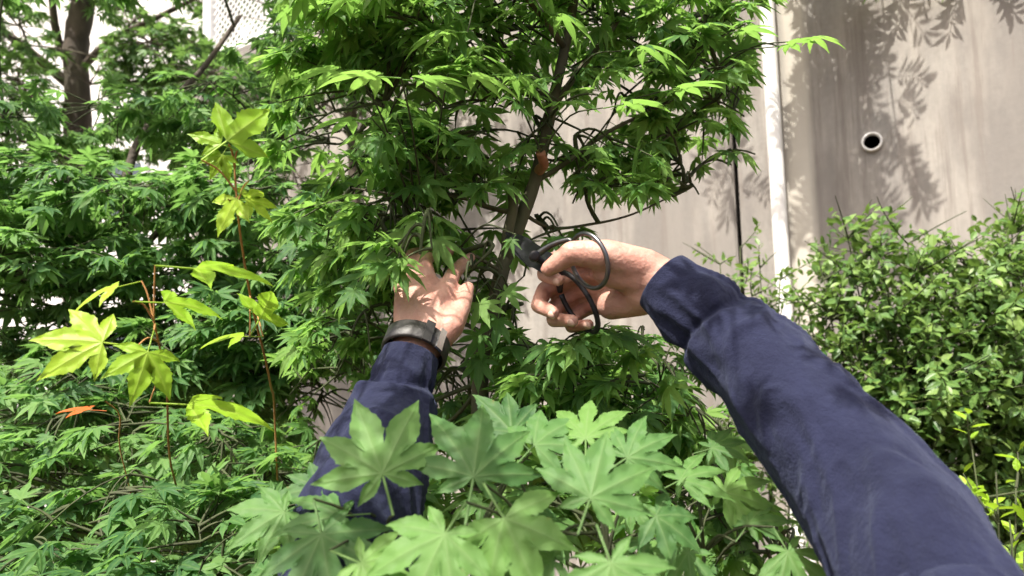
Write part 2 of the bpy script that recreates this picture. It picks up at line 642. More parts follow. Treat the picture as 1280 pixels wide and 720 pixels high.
    for z in (3.6,):
        t = Tubes()
        t.add([wpt(s_pipe, z - 0.05, 0.05), wpt(s_pipe, z + 0.05, 0.05)], 0.0385, 20)
        link('coupling', t.mesh('coupling'), pr, M['pvc'])

    # lattice fence standing on the left part of the wall
    s_a, _ = wall_hit(243, 20)
    s_b, _ = wall_hit(350, 20)
    fr = empty('lattice_fence', wpt(s_a, WTOP, -0.15), 'white diagonal lattice fence standing on the wall top', 'fence')
    z0, z1 = WTOP + 0.02, WTOP + 1.1
    z0 = wall_hit(300, 42)[1]
    for s in (s_a, s_b + 0.06):
        t = box_mesh('post', 0.09, 0.09, z1 - WTOP + 0.1, (0, 0, (z1 - WTOP + 0.1) / 2), 0.006)
        me = t
        for v in me.vertices:
            v.co = wpt(s, WTOP, -0.15) + WDIR * v.co.x + WNRM * v.co.y + Vector((0, 0, v.co.z))
        link('post', me, fr, M['white_paint'], smooth=False)
    for z in (z0, z1):
        me = box_mesh('rail', s_b - s_a, 0.05, 0.06, ((s_b - s_a) / 2 + 0.03, 0, 0), 0.004)
        for v in me.vertices:
            v.co = wpt(s_a, z, -0.15) + WDIR * v.co.x + WNRM * v.co.y + Vector((0, 0, v.co.z))
        link('rail', me, fr, M['white_paint'], smooth=False)
    W, H = s_b - s_a, z1 - z0
    step, hwid = 0.068, 0.0065
    for sg, off in ((1, 0.008), (-1, -0.008)):
        c = -H
        while c < W + H:
            # line x = c + sg-dependent, clipped to the rectangle
            pts = []
            for zz in np.linspace(0, H, 60):
                xx = c + zz if sg > 0 else c + (H - zz)
                if 0.05 < xx < W:
                    pts.append((xx, zz))
            c += step
            if len(pts) < 5:
                continue
            (x0, a0), (x1, a1) = pts[0], pts[-1]
            V = []
            for (x, z_) in ((x0, a0), (x1, a1)):
                for dx in (-hwid, hwid):
                    for dy in (-0.004, 0.004):
                        V.append(wpt(s_a + x + dx * 0.7, z0 + z_ - sg * dx * 0.7, -0.15 + off + dy))
            F = [(0, 1, 3, 2), (4, 6, 7, 5), (0, 2, 6, 4), (1, 5, 7, 3), (0, 4, 5, 1), (2, 3, 7, 6)]
            link('slat', mesh_from('slat', V, F), fr, M['white_paint'], smooth=False)


build_wall()


# ------------------------------------------------------------------ far house, pale, seen through the leaves
def house():
    c = Vector((-9.0, 15.5, 0))
    rt = empty('house', c, 'tall white plastered house seen through the leaves in the upper left', 'house')
    w, d, h = 18.0, 6.0, 9.8
    me = box_mesh('wall', w, d, h, (c.x, c.y, h / 2))
    link('wall', me, rt, M['plaster'], smooth=False)
    V = [(-w / 2 - .5, -d / 2 - .5, h), (w / 2 + .5, -d / 2 - .5, h), (w / 2 + .5, d / 2 + .5, h), (-w / 2 - .5, d / 2 + .5, h),
         (-w / 2 - .5, 0, h + 1.7), (w / 2 + .5, 0, h + 1.7)]
    F = [(0, 1, 5, 4), (2, 3, 4, 5), (1, 2, 5), (3, 0, 4), (3, 2, 1, 0)]
    link('roof', mesh_from('roof', [Vector(v) + c for v in V], F), rt, M['rooftile'], smooth=False)
    for x in (-6.0, -2.6, 1.4):
        for z in (1.6, 4.5):
            wn_ = link('window', box_mesh('window', 1.5, 0.12, 1.2, (c.x + x, c.y - d / 2 - 0.03, z), 0.01), rt, M['white_paint'], smooth=False)
            link('pane', box_mesh('pane', 0.62, 0.06, 1.02, (c.x + x - 0.35, c.y - d / 2 - 0.075, z)), wn_, M['glass'], smooth=False)
            link('pane', box_mesh('pane', 0.62, 0.06, 1.02, (c.x + x + 0.35, c.y - d / 2 - 0.075, z)), wn_, M['glass'], smooth=False)


house()


# ------------------------------------------------------------------ stones
def stone(px, py, size, seed, label):
    # on the ground where the ray lands
    o = Vector((0, 0, CAMZ))
    d = at(px, py, 1.0) - o
    t = (size * 0.25 - CAMZ) / d.z
    p = o + d * t
    bm = bmesh.new()
    bmesh.ops.create_icosphere(bm, subdivisions=4, radius=1)
    for v in bm.verts:
        n_ = noise.noise(v.co * 1.3 + Vector((seed, 0, 0))) * 0.35 + noise.noise(v.co * 3.1 + Vector((0, seed, 0))) * 0.12
        q = v.co * (1 + n_)
        q = Vector((round(q.x * 3) / 3 * .35 + q.x * .65, q.y, q.z))
        v.co = Vector((p.x + q.x * size, p.y + q.y * size * 0.8, p.z - 0.02 + q.z * size * 0.55))
    me = bpy.data.meshes.new('garden_stone')
    bm.to_mesh(me)
    bm.free()
    o = link('garden_stone', me, None, M['stone'])
    tag(o, label, 'stone', 'pale stones beside the path')


stone(85, 655, 0.3, 1.2, 'pale sunlit stone showing low through the leaves in the lower left corner')
stone(300, 610, 0.22, 4.4, 'small pale stone behind the lower maple leaves beside the navy sleeve')
stone(30, 470, 0.9, 8.1, 'large mauve grey boulder at the far left edge')


# ------------------------------------------------------------------ leaves
def maple_template(lobes=7, detail=2, broad=1.0, pet=0.45, teeth=False, curl=0.0, seed=0, sinus=None):
    """palmate leaf, centre lobe +Y, unit lobe length, petiole from origin to (0,pet,0)"""
    r_ = random.Random(seed)
    if lobes == 7:
        L = [(0, 1.0), (38, .95), (-38, .95), (76, .78), (-76, .78), (122, .46), (-122, .46)]
    elif lobes == 3:
        L = [(0, 1.0), (58, .66), (-58, .66)]
    else:
        L = [(0, 1.0), (44, .9), (-44, .9), (92, .62), (-92, .62)]
    L = sorted([(a + r_.uniform(-6, 6), l * r_.uniform(.86, 1.06)) for a, l in L])
    V, T, ve = [], [], []

    def add(x, y, z, v):
        V.append((x, y, z)); ve.append(v)
        return len(V) - 1

    def zed(x, y, edge):
        rr = math.hypot(x, y)
        return -0.22 * rr * rr * (1 + curl) + (0.035 if edge else 0.0)
    c = add(0, pet, 0, 1)
    # sinuses
    sin_ = []
    for i in range(len(L) + 1):
        if i == 0:
            a, l = L[0][0] - 26, L[0][1] * 0.33
        elif i == len(L):
            a, l = L[-1][0] + 26, L[-1][1] * 0.33
        else:
            a = (L[i - 1][0] + L[i][0]) / 2
            l = min(L[i - 1][1], L[i][1]) * (sinus or (0.36 if lobes == 7 else 0.42)) * (0.8 + 0.2 * broad)
        x, y = l * math.sin(R(a)), l * math.cos(R(a))
        sin_.append(add(x, y + pet, zed(x, y, True), 0))
    for i, (a, l) in enumerate(L):
        ca, sa = math.cos(R(a)), math.sin(R(a))

        def P(t, w, edge):
            x0, y0 = w, t * l
            x, y = x0 * ca + y0 * sa, -x0 * sa + y0 * ca
            bend = -0.10 * t * t * l
            return add(x, y + pet, zed(x, y, edge) + bend, 0 if edge else 1)
        if detail <= 1:
            tip = P(1, 0, False)
            for s, sn in ((-1, sin_[i]), (1, sin_[i + 1])):
                e = P(.5, s * .125 * broad * l, True)
                q = [(c, sn, e), (c, e, tip)]
                T += q if s < 0 else [(x, z, y) for x, y, z in q]
        else:
            if teeth:
                prof = [(.40, .105), (.47, .135), (.50, .122), (.57, .13), (.60, .112), (.68, .104), (.71, .084), (.79, .066), (.82, .048), (.9, .026)]
            else:
                prof = [(.42, .115), (.55, .13), (.70, .095), (.86, .04)]
            mids = [P(.3, 0, False), P(.55, 0, False), P(.8, 0, False), P(1, 0, False)]
            mt = [.3, .55, .8, 1.0]
            for s, sn in ((-1, sin_[i]), (1, sin_[i + 1])):
                edge = [(0.3, sn)] + [(t, P(t, s * w * broad * l * r_.uniform(.93, 1.07), True)) for t, w in prof]
                q = [(c, sn, mids[0])]
                mi = 0
                for k in range(len(edge) - 1):
                    t1, e1 = edge[k + 1]
                    while mi < 3 and mt[mi + 1] <= t1 - 0.02:
                        q.append((mids[mi], edge[k][1], mids[mi + 1]))
                        mi += 1
                    q.append((mids[mi], edge[k][1], e1))
                while mi < 3:
                    q.append((mids[mi], edge[-1][1], mids[mi + 1]))
                    mi += 1
                T += q if s < 0 else [(x, z, y) for x, y, z in q]
    # petiole: thin three sided stalk
    w = 0.014
    a0, a1, a2 = add(-w, 0, 0, 1), add(w, 0, 0, 1), add(0, 0, -1.6 * w, 1)
    b0, b1, b2 = add(-w, pet, -.002, 1), add(w, pet, -.002, 1), add(0, pet, -1.6 * w, 1)
    T += [(a0, a1, b1), (a0, b1, b0), (a1, a2, b2), (a1, b2, b1), (a2, a0, b0), (a2, b0, b2)]
    return np.array(V), np.array(T), np.array(ve, dtype=float)


def oval_template(w=0.36, pet=0.12, fold=0.06, droop=0.12, segs=3):
    V, T, ve = [], [], []

    def add(x, y, z, v):
        V.append((x, y, z)); ve.append(v)
        return len(V) - 1
    ts = np.linspace(0, 1, segs + 2)
    rows = []
    for t in ts:
        ww = w * 0.5 * (math.sin(math.pi * t ** 0.85) ** 0.85 if 0 < t < 1 else 0)
        z = -droop * t * t
        if ww == 0:
            i = add(0, pet + t, z, 1)
            rows.append((i, i, i))
        else:
            rows.append((add(-ww, pet + t, z + fold, 0), add(0, pet + t, z, 1), add(ww, pet + t, z + fold, 0)))
    for a, b in zip(rows[:-1], rows[1:]):
        for k in (0, 1):
            q = [(a[k], a[k + 1], b[k + 1]), (a[k], b[k + 1], b[k])]
            T += [x for x in q if len(set(x)) == 3]
    s = 0.018
    i0, i1, i2, i3 = add(-s, 0, 0, 1), add(s, 0, 0, 1), add(s, pet, 0, 1), add(-s, pet, 0, 1)
    T += [(i0, i1, i2), (i0, i2, i3)]
    return np.array(V), np.array(T), np.array(ve, dtype=float)


TPL = {
    'maple_lo': [maple_template(7, 1, 1.15, seed=1), maple_template(7, 1, 1.0, curl=1.2, seed=2), maple_template(5, 1, 1.25, curl=.3, seed=3), maple_template(7, 1, 1.1, curl=-.5, seed=9)],
    'maple_mid': [maple_template(7, 2, 1.15, seed=1), maple_template(7, 2, 1.0, curl=1.2, seed=2), maple_template(5, 2, 1.25, curl=.3, seed=3), maple_template(7, 2, 1.1, curl=-.5, seed=9)],
    'maple_hi': [maple_template(7, 2, 1.2, teeth=True, seed=4, sinus=.28), maple_template(7, 2, 1.12, teeth=True, curl=.9, seed=5, sinus=.27), maple_template(7, 2, 1.38, teeth=True, curl=-.4, seed=6, sinus=.3), maple_template(7, 2, 1.45, teeth=True, curl=.3, seed=14, sinus=.3), maple_template(5, 2, 1.6, teeth=True, curl=.7, seed=15, sinus=.3), maple_template(7, 2, 1.28, teeth=True, curl=1.5, seed=16, sinus=.27)],
    'lime': [maple_template(3, 2, 1.75, teeth=True, curl=-.5, seed=7, sinus=.42), maple_template(3, 2, 1.6, teeth=True, curl=.1, seed=8, sinus=.42), maple_template(5, 2, 1.6, teeth=True, curl=.2, seed=10, sinus=.42)],
    'oval': [oval_template(.52), oval_template(.44, droop=.3), oval_template(.56, fold=.1, droop=-.05)],
    'needle': [oval_template(.2, .05, .03, .2, 2)],
}
SHARED = {}


def shared_mesh(kind, k, mat):
    key = (kind, k, mat)
    if key not in SHARED:
        V, T, ve = TPL[kind][k]
        SHARED[key] = tri_mesh('leaf', V, T, {'tint': np.zeros(len(V)), 'vein': ve})
        SHARED[key].materials.append(M[mat])
        SHARED[key].polygons.foreach_set('use_smooth', np.ones(len(T), dtype=bool))
    return SHARED[key]


def frame(o, d, n, s):
    """4x4 with Y along d, Z near n"""
    y = d.normalized()
    z = (n - y * n.dot(y))
    z = z.normalized() if z.length > 1e-5 else y.orthogonal().normalized()
    x = y.cross(z)
    return np.array([[x.x * s, y.x * s, z.x * s, o.x], [x.y * s, y.y * s, z.y * s, o.y], [x.z * s, y.z * s, z.z * s, o.z], [0, 0, 0, 1]])


def inside(poly, x, y):
    c = False
    j = len(poly) - 1
    for i in range(len(poly)):
        xi, yi = poly[i]
        xj, yj = poly[j]
        if (yi > y) != (yj > y) and x < (xj - xi) * (y - yi) / (yj - yi) + xi:
            c = not c
        j = i
    return c


# space kept clear so that arms, hands and the open wall stay in view (polygon, only nearer than, chance)
CLEAR = [
    ([(668, 285), (840, 282), (980, 360), (1110, 500), (1215, 600), (1285, 730), (1040, 730), (985, 640), (880, 500), (805, 405), (760, 402), (735, 412), (665, 412), (655, 340)], 0.95, 1.0),
    ([(500, 362), (545, 345), (580, 328), (592, 340), (588, 440), (550, 480), (540, 500), (455, 500), (468, 460), (490, 400)], 0.93, 1.0),
    ([(985, 55), (1290, 25), (1290, 225), (1230, 262), (1180, 285), (1130, 258), (1080, 252), (1040, 258), (1000, 318), (960, 330), (950, 250)], 2.75, 1.0),
    ([(950, 0), (1000, 0), (1000, 320), (955, 320)], 2.75, 0.9),
    ([(655, 330), (690, 330), (700, 410), (660, 430), (640, 400)], 1.6, 0.9),
    ([(362, 140), (455, 108), (484, 165), (440, 228), (358, 228)], 4.6, 0.5),
    ([(545, 95), (650, 105), (668, 175), (600, 196), (550, 160)], 4.6, 0.35),
    ([(725, 252), (860, 255), (930, 270), (930, 325), (850, 315), (790, 290), (730, 290)], 3, 0.7),
    ([(570, 245), (648, 232), (646, 308), (588, 308)], 4.6, 0.5),
    ([(645, 400), (705, 412), (700, 475), (640, 480)], 3, 0.15),
    ([(555, 440), (590, 440), (590, 510), (555, 510)], 3, 0.45),
    ([(628, 345), (650, 345), (728, 40), (690, 40), (655, 230), (632, 300)], 0.99, 0.4),
    ([(590, 520), (598, 400), (625, 400), (618, 520)], 0.97, 0.4),
    ([(365, 475), (445, 465), (435, 545), (375, 535)], 3, 0.6),
    ([(860, 170), (950, 130), (960, 270), (890, 260)], 2.6, 0.4),
    ([(72, -5), (128, -5), (118, 165), (78, 165)], 4.0, .97),
    ([(0, -5), (235, -5), (235, 70), (120, 120), (0, 120)], 5, .0),
    ([(238, -5), (335, -5), (335, 42), (245, 42)], 5.0, .93),
    ([(715, 105), (785, 100), (785, 182), (715, 182)], 4.6, 0.35),
]


def blocked(p, rs):
    q = proj(p)
    if q is None:
        return False
    x, y, d = q
    if d < 0.36 and -300 < x < 1600 and -400 < y < 1100:
        return True
    for poly, lim, ch in CLEAR:
        if d < lim and inside(poly, x, y) and rs.random() < ch:
            return True
    return False


class Plant:
    def __init__(self, name, base, label, cat, seed=0, group=None):
        self.root = empty(name, base, label, cat, group)
        self.base = V3(base)
        self.rs = random.Random(seed)
        self.leaves = []            # (matrix, centre, size)
        self.tw = Tubes()
        self.limb_pts = []
        self.ntw = 0

    def limb(self, pts, r0, r1, mat='bark', name='branch', sides=10, per=6, wob=0.18, parent=None):
        ln = smooth_line(pts, per)
        n = len(ln)
        t = Tubes()
        t.add(ln, [r0 + (r1 - r0) * (i / (n - 1)) for i in range(n)], sides, wob=wob)
        o = link(name, t.mesh(name), parent or self.root, M[mat])
        self.limb_pts += ln[n // 5:]
        return o

    def nearest(self, p):
        # nearest limb point, favouring points below the target
        best, bd = None, 1e9
        for q in self.limb_pts:
            d = (q - p).length + max(0, q.z - p.z) * 0.6
            if d < bd:
                best, bd = q, d
        return best

    def leaf(self, o, d, n, s, pet):
        c = o + d.normalized() * s * (pet + 0.25)
        if blocked(c, self.rs):
            return
        tip = o + d.normalized() * s * (pet + 0.9)
        if blocked(tip, self.rs):
            return
        self.leaves.append((frame(o, d, n, s), c, s))

    def maple_twig(self, S, T, size, first=0.35, gap=0.045, spread=1.0, twr=0.0016, lay=0.45):
        rs = self.rs
        ax = T - S
        ln = ax.length
        mid = (S + T) * 0.5 + Vector((rs.uniform(-.06, .06), rs.uniform(-.06, .06), rs.uniform(0, .1))) * ln * 1.5
        n = max(5, int(ln / 0.04))
        pts = [S * (1 - t) ** 2 + mid * 2 * t * (1 - t) + T * t * t for t in np.linspace(0, 1, n)]
        n0 = len(self.leaves)
        k = 0
        acc = 0.0
        for i in range(1, n):
            seg = (pts[i] - pts[i - 1]).length
            acc += seg
            if i / (n - 1) < first or acc < gap:
                continue
            acc = 0
            tg = (pts[i] - pts[i - 1]).normalized()
            h = tg.cross(Vector((0, 0, 1)))
            h = h.normalized() if h.length > .1 else Vector((1, 0, 0))
            for sgn in (-1, 1):
                if rs.random() < 0.08:
                    continue
                d = tg * rs.uniform(.1, .7) + h * sgn * rs.uniform(.6, 1.1) * spread + Vector((0, 0, rs.uniform(-.55, .15)))
                nn = Vector((rs.gauss(0, lay), rs.gauss(0, lay), 1.0))
                self.leaf(pts[i], d, nn, size * rs.uniform(.65, 1.15), .45)
            k += 1
        tg = (pts[-1] - pts[-2]).normalized()
        for sgn in (-1, 0, 1):
            h = tg.cross(Vector((0, 0, 1)))
            h = h.normalized() if h.length > .1 else Vector((1, 0, 0))
            d = tg + h * sgn * .8 + Vector((0, 0, rs.uniform(-.5, .1)))
            self.leaf(pts[-1], d, Vector((rs.gauss(0, lay), rs.gauss(0, lay), 1)), size * rs.uniform(.6, 1.1), .45)
        if len(self.leaves) - n0 >= 3:
            self.tw.add(pts, [twr * (1.5 - 0.9 * i / (n - 1)) for i in range(n)], 4, cap=False)
            return True
        del self.leaves[n0:]
        return False

    def cloud(self, c, r, n, size, sub=3, lay=0.45, gap=0.045, brr=0.004, twr=0.0016, mat='twig'):
        """foliage pad: a branch from the nearest limb into the pad, side branches, then leafy twigs"""
        rs = self.rs
        c = V3(c)
        S = self.nearest(c)
        hub = []
        mid = (S + c) * .5 + Vector((rs.uniform(-.08, .08), rs.uniform(-.08, .08), rs.uniform(-.02, .08)))
        main = [S * (1 - t) ** 2 + mid * 2 * t * (1 - t) + c * t * t for t in np.linspace(0, 1, 10)]
        self.tw.add(main, lerp_list([brr, brr * .45], 10), 5, cap=False)
        hub += main[5:]
        for k in range(sub):
            e = c + Vector((rs.uniform(-1, 1) * r[0], rs.uniform(-1, 1) * r[1], rs.uniform(-.8, .8) * r[2])) * .7
            q = main[rs.randrange(4, 10)]
            m2 = (q + e) * .5 + Vector((0, 0, .03))
            br = [q * (1 - t) ** 2 + m2 * 2 * t * (1 - t) + e * t * t for t in np.linspace(0, 1, 7)]
            self.tw.add(br, lerp_list([brr * .6, brr * .35], 7), 5, cap=False)
            hub += br[2:]
        for k in range(n):
            while True:
                u = Vector((rs.uniform(-1, 1), rs.uniform(-1, 1), rs.uniform(-1, 1)))
                if u.length < 1:
                    break
            u = u.normalized() * (u.length ** 0.6)
            T = c + Vector((u.x * r[0], u.y * r[1], u.z * r[2]))
            q = min(hub, key=lambda h_: (h_ - T).length + rs.random() * .05)
            if (T - q).length < 0.03:
                continue
            if (T - q).length > 0.22:
                q = T + (q - T).normalized() * 0.22 * rs.uniform(.8, 1.2)
                q2 = min(hub, key=lambda h_: (h_ - q).length)
                if self.maple_twig(q, T, size, gap=gap, lay=lay, twr=twr):
                    self.tw.add([q2, (q2 + q) * .5 + Vector((0, 0, .015)), q], [twr * 1.7, twr * 1.6, twr * 1.5], 4, cap=False)
            else:
                self.maple_twig(q, T, size, gap=gap, lay=lay, twr=twr)

    def shoot(self, S, T, size, kind_gap=0.02, lay=.6, twr=0.0018, first=.2, up=.35, per=2):
        """upright shoot with alternate small oval leaves"""
        rs = self.rs
        ln = (T - S).length
        mid = (S + T) * .5 + Vector((rs.uniform(-.1, .1), rs.uniform(-.1, .1), 0)) * ln
        n = max(6, int(ln / 0.025))
        pts = [S * (1 - t) ** 2 + mid * 2 * t * (1 - t) + T * t * t for t in np.linspace(0, 1, n)]
        n0 = len(self.leaves)
        an = rs.uniform(0, 6.28)
        for i in range(1, n):
            if i / (n - 1) < first:
                continue
            tg = (pts[i] - pts[i - 1]).normalized()
            u = tg.orthogonal().normalized()
            w = tg.cross(u)
            for _ in range(per):
                an += 2.4 + rs.uniform(-.3, .3)
                h = u * math.cos(an) + w * math.sin(an)
                d = h + tg * rs.uniform(.2, .9)
                nn = tg * .6 + Vector((rs.gauss(0, lay), rs.gauss(0, lay), up + .6))
                self.leaf(pts[i], d, nn, size * rs.uniform(.6, 1.2) * (1 - .25 * (i == n - 1)), .12)
        if len(self.leaves) - n0 >= 3:
            self.tw.add(pts, [twr * (1.6 - 1.0 * i / (n - 1)) for i in range(n)], 4, cap=False)
        else:
            del self.leaves[n0:]

    def finish(self, kind_hi, kind_lo, mat, limit=300, twig_mat='twig', minpx=9, crown='crown', twig_name='twigs', leaf_label=None):
        rs = self.rs
        sc = []
        for i, (m, c, s) in enumerate(self.leaves):
            q = proj(c)
            if q is None or not (-40 < q[0] < 1320 and -40 < q[1] < 760):
                sc.append(0.0)
            else:
                sc.append(s / q[2] * FPX)
        order = sorted(range(len(sc)), key=lambda i: -sc[i])
        near = [i for i in order[:limit] if sc[i] > minpx]
        nset = set(near)
        far = [i for i in range(len(sc)) if i not in nset]
        cr = None
        if far:
            groups = [[] for _ in TPL[kind_lo]]
            for i in far:
                groups[rs.randrange(len(groups))].append(i)
            Vs, Ts, te, ve = [], [], [], []
            off = 0
            for g, idx in enumerate(groups):
                if not idx:
                    continue
                V, T, vv = TPL[kind_lo][g]
                A = np.stack([self.leaves[i][0] for i in idx])
                Vh = np.concatenate([V, np.ones((len(V), 1))], 1)
                W = np.einsum('kij,nj->kni', A, Vh)[:, :, :3]
                Vs.append(W.reshape(-1, 3))
                Ts.append((T[None] + (np.arange(len(idx)) * len(V))[:, None, None] + off).reshape(-1, 3))
                te.append(np.repeat(rng.random(len(idx)), len(V)))
                ve.append(np.tile(vv, len(idx)))
                off += len(idx) * len(V)
            me = tri_mesh(crown, np.concatenate(Vs), np.concatenate(Ts), {'tint': np.concatenate(te), 'vein': np.concatenate(ve)})
            cr = link(crown, me, self.root, M[mat])
            tag(cr, kind='stuff')
        par = cr or self.root
        base = par.matrix_parent_inverse if cr else None
        off = Matrix.Identity(4)
        for i in near:
            me = shared_mesh(kind_hi, rs.randrange(len(TPL[kind_hi])), mat)
            o = bpy.data.objects.new('leaf', me)
            COL.objects.link(o)
            o.parent = par
            if cr is None:
                o.matrix_parent_inverse = Matrix.Translation(self.root.location).inverted()
            o.matrix_basis = Matrix(self.leaves[i][0].tolist())
        if self.tw.v:
            o = link(twig_name, self.tw.mesh(twig_name), self.root, M[twig_mat])
            tag(o, kind='stuff')
        return cr


def ground_at(p):
    return Vector((p.x, p.y, 0.0))


# ---- the maple being pruned
def pruned_maple():
    b = ground_at(at(592, 700, 0.96))
    P = Plant('maple_tree', b, 'slender maple with the grey-green trunk being pruned between the two hands', 'tree', 3)
    tr = P.limb([b + Vector((0, 0, -.05)), b + Vector((.01, .01, .6)), at(600, 520, .96), at(612, 420, .95), at(627, 340, .945), at(650, 278, .95),
                 at(672, 215, .96), at(688, 140, .98), at(706, 60, 1.0), at(722, -30, 1.03), at(735, -190, 1.06), at(715, -360, 1.05)], .014, .005, name='trunk', sides=14, per=8)
    P.limb([at(634, 322, .945), at(634, 295, .925), at(641, 262, .92), at(640, 238, .92)], .0085, .0065, parent=tr, wob=.25)      # stub
    P.limb([at(655, 268, .95), at(622, 262, .95), at(590, 250, .93), at(560, 222, .92), at(520, 180, .95), at(480, 130, 1.0)], .0042, .002, parent=tr)
    P.limb([at(592, 251, .93), at(550, 242, .9), at(500, 243, .9), at(440, 235, .95)], .0026, .0014, parent=tr)
    P.limb([at(672, 215, .96), at(680, 205, .93), at(676, 190, .91)], .0075, .0065, mat='cut', parent=tr, wob=.3)
    P.limb([at(668, 228, .96), at(705, 205, .98), at(760, 165, 1.02), at(830, 130, 1.08), at(900, 90, 1.1)], .0042, .002, parent=tr)
    P.limb([at(655, 268, .96), at(690, 285, 1.0), at(740, 280, 1.03), at(790, 268, 1.06), at(850, 240, 1.1)], .003, .0013, parent=tr)
    P.limb([at(690, 135, .98), at(730, 80, 1.0), at(775, 20, 1.05), at(800, -60, 1.1)], .0055, .003, parent=tr)
    P.limb([at(690, 130, .98), at(640, 70, 1.02), at(590, 10, 1.05), at(520, -60, 1.1)], .005, .0025, parent=tr)
    P.limb([at(706, 60, 1.0), at(660, 0, .9), at(560, -90, .8), at(440, -190, .75)], .005, .0025, parent=tr)
    P.limb([at(612, 420, .95), at(570, 400, 1.0), at(520, 380, 1.08), at(470, 340, 1.15)], .0035, .0015, parent=tr)
    P.limb([at(627, 340, .945), at(590, 318, .9), at(540, 296, .87), at(490, 300, .88), at(450, 330, .9)], .0028, .0012, parent=tr)
    P.limb([at(618, 390, .95), at(640, 360, .93), at(655, 345, .93)], .002, .001, parent=tr)
    S = .041
    for (x, y, d, r, n) in [
        (470, 110, 1.08, (.17, .2, .07), 16), (560, 60, 1.05, (.17, .2, .08), 18), (650, 40, 1.08, (.15, .2, .09), 16),
        (760, 30, 1.1, (.18, .2, .09), 20), (850, 70, 1.15, (.16, .2, .09), 18), (600, 190, 1.0, (.16, .15, .06), 14),
        (520, 200, 1.02, (.15, .18, .06), 14), (450, 270, 1.05, (.13, .16, .06), 12), (530, 285, .98, (.13, .12, .05), 13),
        (780, 120, 1.08, (.16, .2, .07), 16), (830, 190, 1.12, (.14, .16, .06), 13), (740, 205, 1.0, (.10, .12, .05), 9),
        (690, 300, .98, (.05, .06, .03), 3), (880, 150, 1.18, (.10, .14, .07), 7), (620, 390, .95, (.05, .05, .06), 6),
        (600, 345, .93, (.05, .05, .05), 5), (640, 400, .92, (.03, .03, .05), 4), (470, 370, 1.15, (.12, .16, .08), 12),
        (560, 470, 1.08, (.08, .12, .08), 6), (690, 160, .95, (.10, .1, .06), 7), (640, 120, .95, (.12, .1, .06), 8),
        (935, 60, 1.15, (.09, .06, .02), 4), (760, 235, 1.0, (.09, .1, .035), 9), (850, 235, 1.08, (.09, .1, .035), 9), (910, 205, 1.15, (.06, .1, .03), 6), (480, 210, .95, (.12, .12, .06), 12), (570, 130, .98, (.13, .12, .05), 14), (500, 40, 1.0, (.14, .15, .07), 14), (420, 140, 1.2, (.1, .12, .08), 9), (540, 330, 1.0, (.09, .06, .04), 7), (450, 320, 1.1, (.1, .12, .06), 10), (560, 490, 1.15, (.09, .1, .08), 12), (640, 490, 1.15, (.08, .1, .07), 10), (610, 560, 1.1, (.1, .1, .05), 9), (500, 560, 1.15, (.08, .1, .07), 8), (420, 560, 1.25, (.08, .1, .08), 10), (600, 240, .96, (.1, .08, .04), 8), (470, 430, 1.2, (.12, .12, .08), 12), (420, 470, 1.3, (.1, .12, .08), 8), (900, 120, 1.1, (.07, .1, .07), 8), (900, 30, 1.1, (.09, .1, .05), 8), (440, 20, 1.0, (.14, .15, .06), 10), (560, 370, 1.05, (.06, .06, .05), 6), (520, 270, .9, (.09, .05, .03), 6), (525, 318, .78, (.05, .03, .015), 7), (480, 350, .82, (.05, .04, .03), 6), (590, 335, .84, (.03, .03, .03), 4), (440, 420, 1.0, (.07, .07, .05), 7), (605, 400, .86, (.03, .03, .05), 5), (640, -120, 1.05, (.3, .3, .12), 22), (450, -150, .9, (.3, .25, .12), 22),
        (830, -140, 1.15, (.25, .3, .12), 18), (560, -60, .8, (.25, .15, .06), 12), (420, 180, 1.15, (.1, .1, .06), 6),
    ]:
        P.cloud(at(x, y, d), r, int(n * (1.6 if y < 260 else 2.0)), S)
    P.cloud((-.24, .52, 2.12), (.26, .2, .08), 16, S)  # unseen bough added towards the sun to shade the left hand
    P.cloud((.06, .42, 2.2), (.18, .2, .08), 7, S)  # sparse unseen bough, added to shade the right palm in part
    P.cloud((.24, .3, 2.3), (.2, .2, .08), 5, S)  # another out of view, added for dappled shade
    P.cloud((-.38, .24, 2.18), (.22, .2, .08), 15, S)  # unseen bough added to shade the left sleeve
    for (x, y, d, a, r_, up) in [(470, 95, .72, 268, 70, .93), (530, 100, .74, 85, 62, .93), (590, 95, .74, 95, 66, .93), (440, 150, .78, 265, 56, .9), (520, 150, .8, 100, 52, .93),
                                 (420, 88, .75, 275, 55, .95), (640, 95, .8, 80, 55, .93), (780, 130, .85, 100, 60, .92), (850, 110, .85, 85, 58, .9), (930, 38, .9, 88, 42, .93),
                                 (985, 55, .95, 95, 40, .93), (1015, 48, .95, 80, 36, .9), (505, 290, .84, 200, 48, .6), (545, 300, .83, 150, 46, .5), (480, 320, .86, 240, 50, .55),
                                 (470, 345, .88, 250, 60, .6), (600, 380, .83, 160, 42, .5), (622, 400, .84, 190, 40, .45), (600, 420, .86, 210, 38, .5), (632, 365, .84, 120, 36, .5),
                                 (690, 300, .86, 90, 34, .6), (640, 300, .69, 200, 22, .5), (700, 20, .8, 20, 50, .85), (560, 40, .8, 300, 55, .85), (800, 60, .85, 60, 52, .85), (455, 245, .85, 260, 52, .9)]:
        o = place_leaf(P, x, y, d, a, r_, up, (P.rs.uniform(-.15, .15), P.rs.uniform(-.1, .1)))
        q = P.nearest(o)
        P.tw.add(smooth_line([q, (q + o) * .5 + Vector((0, 0, .02)), o], 4), lerp_list([.0016, .0009], 9), 5, cap=False)
    P.finish('maple_mid', 'maple_lo', 'maple', 300)


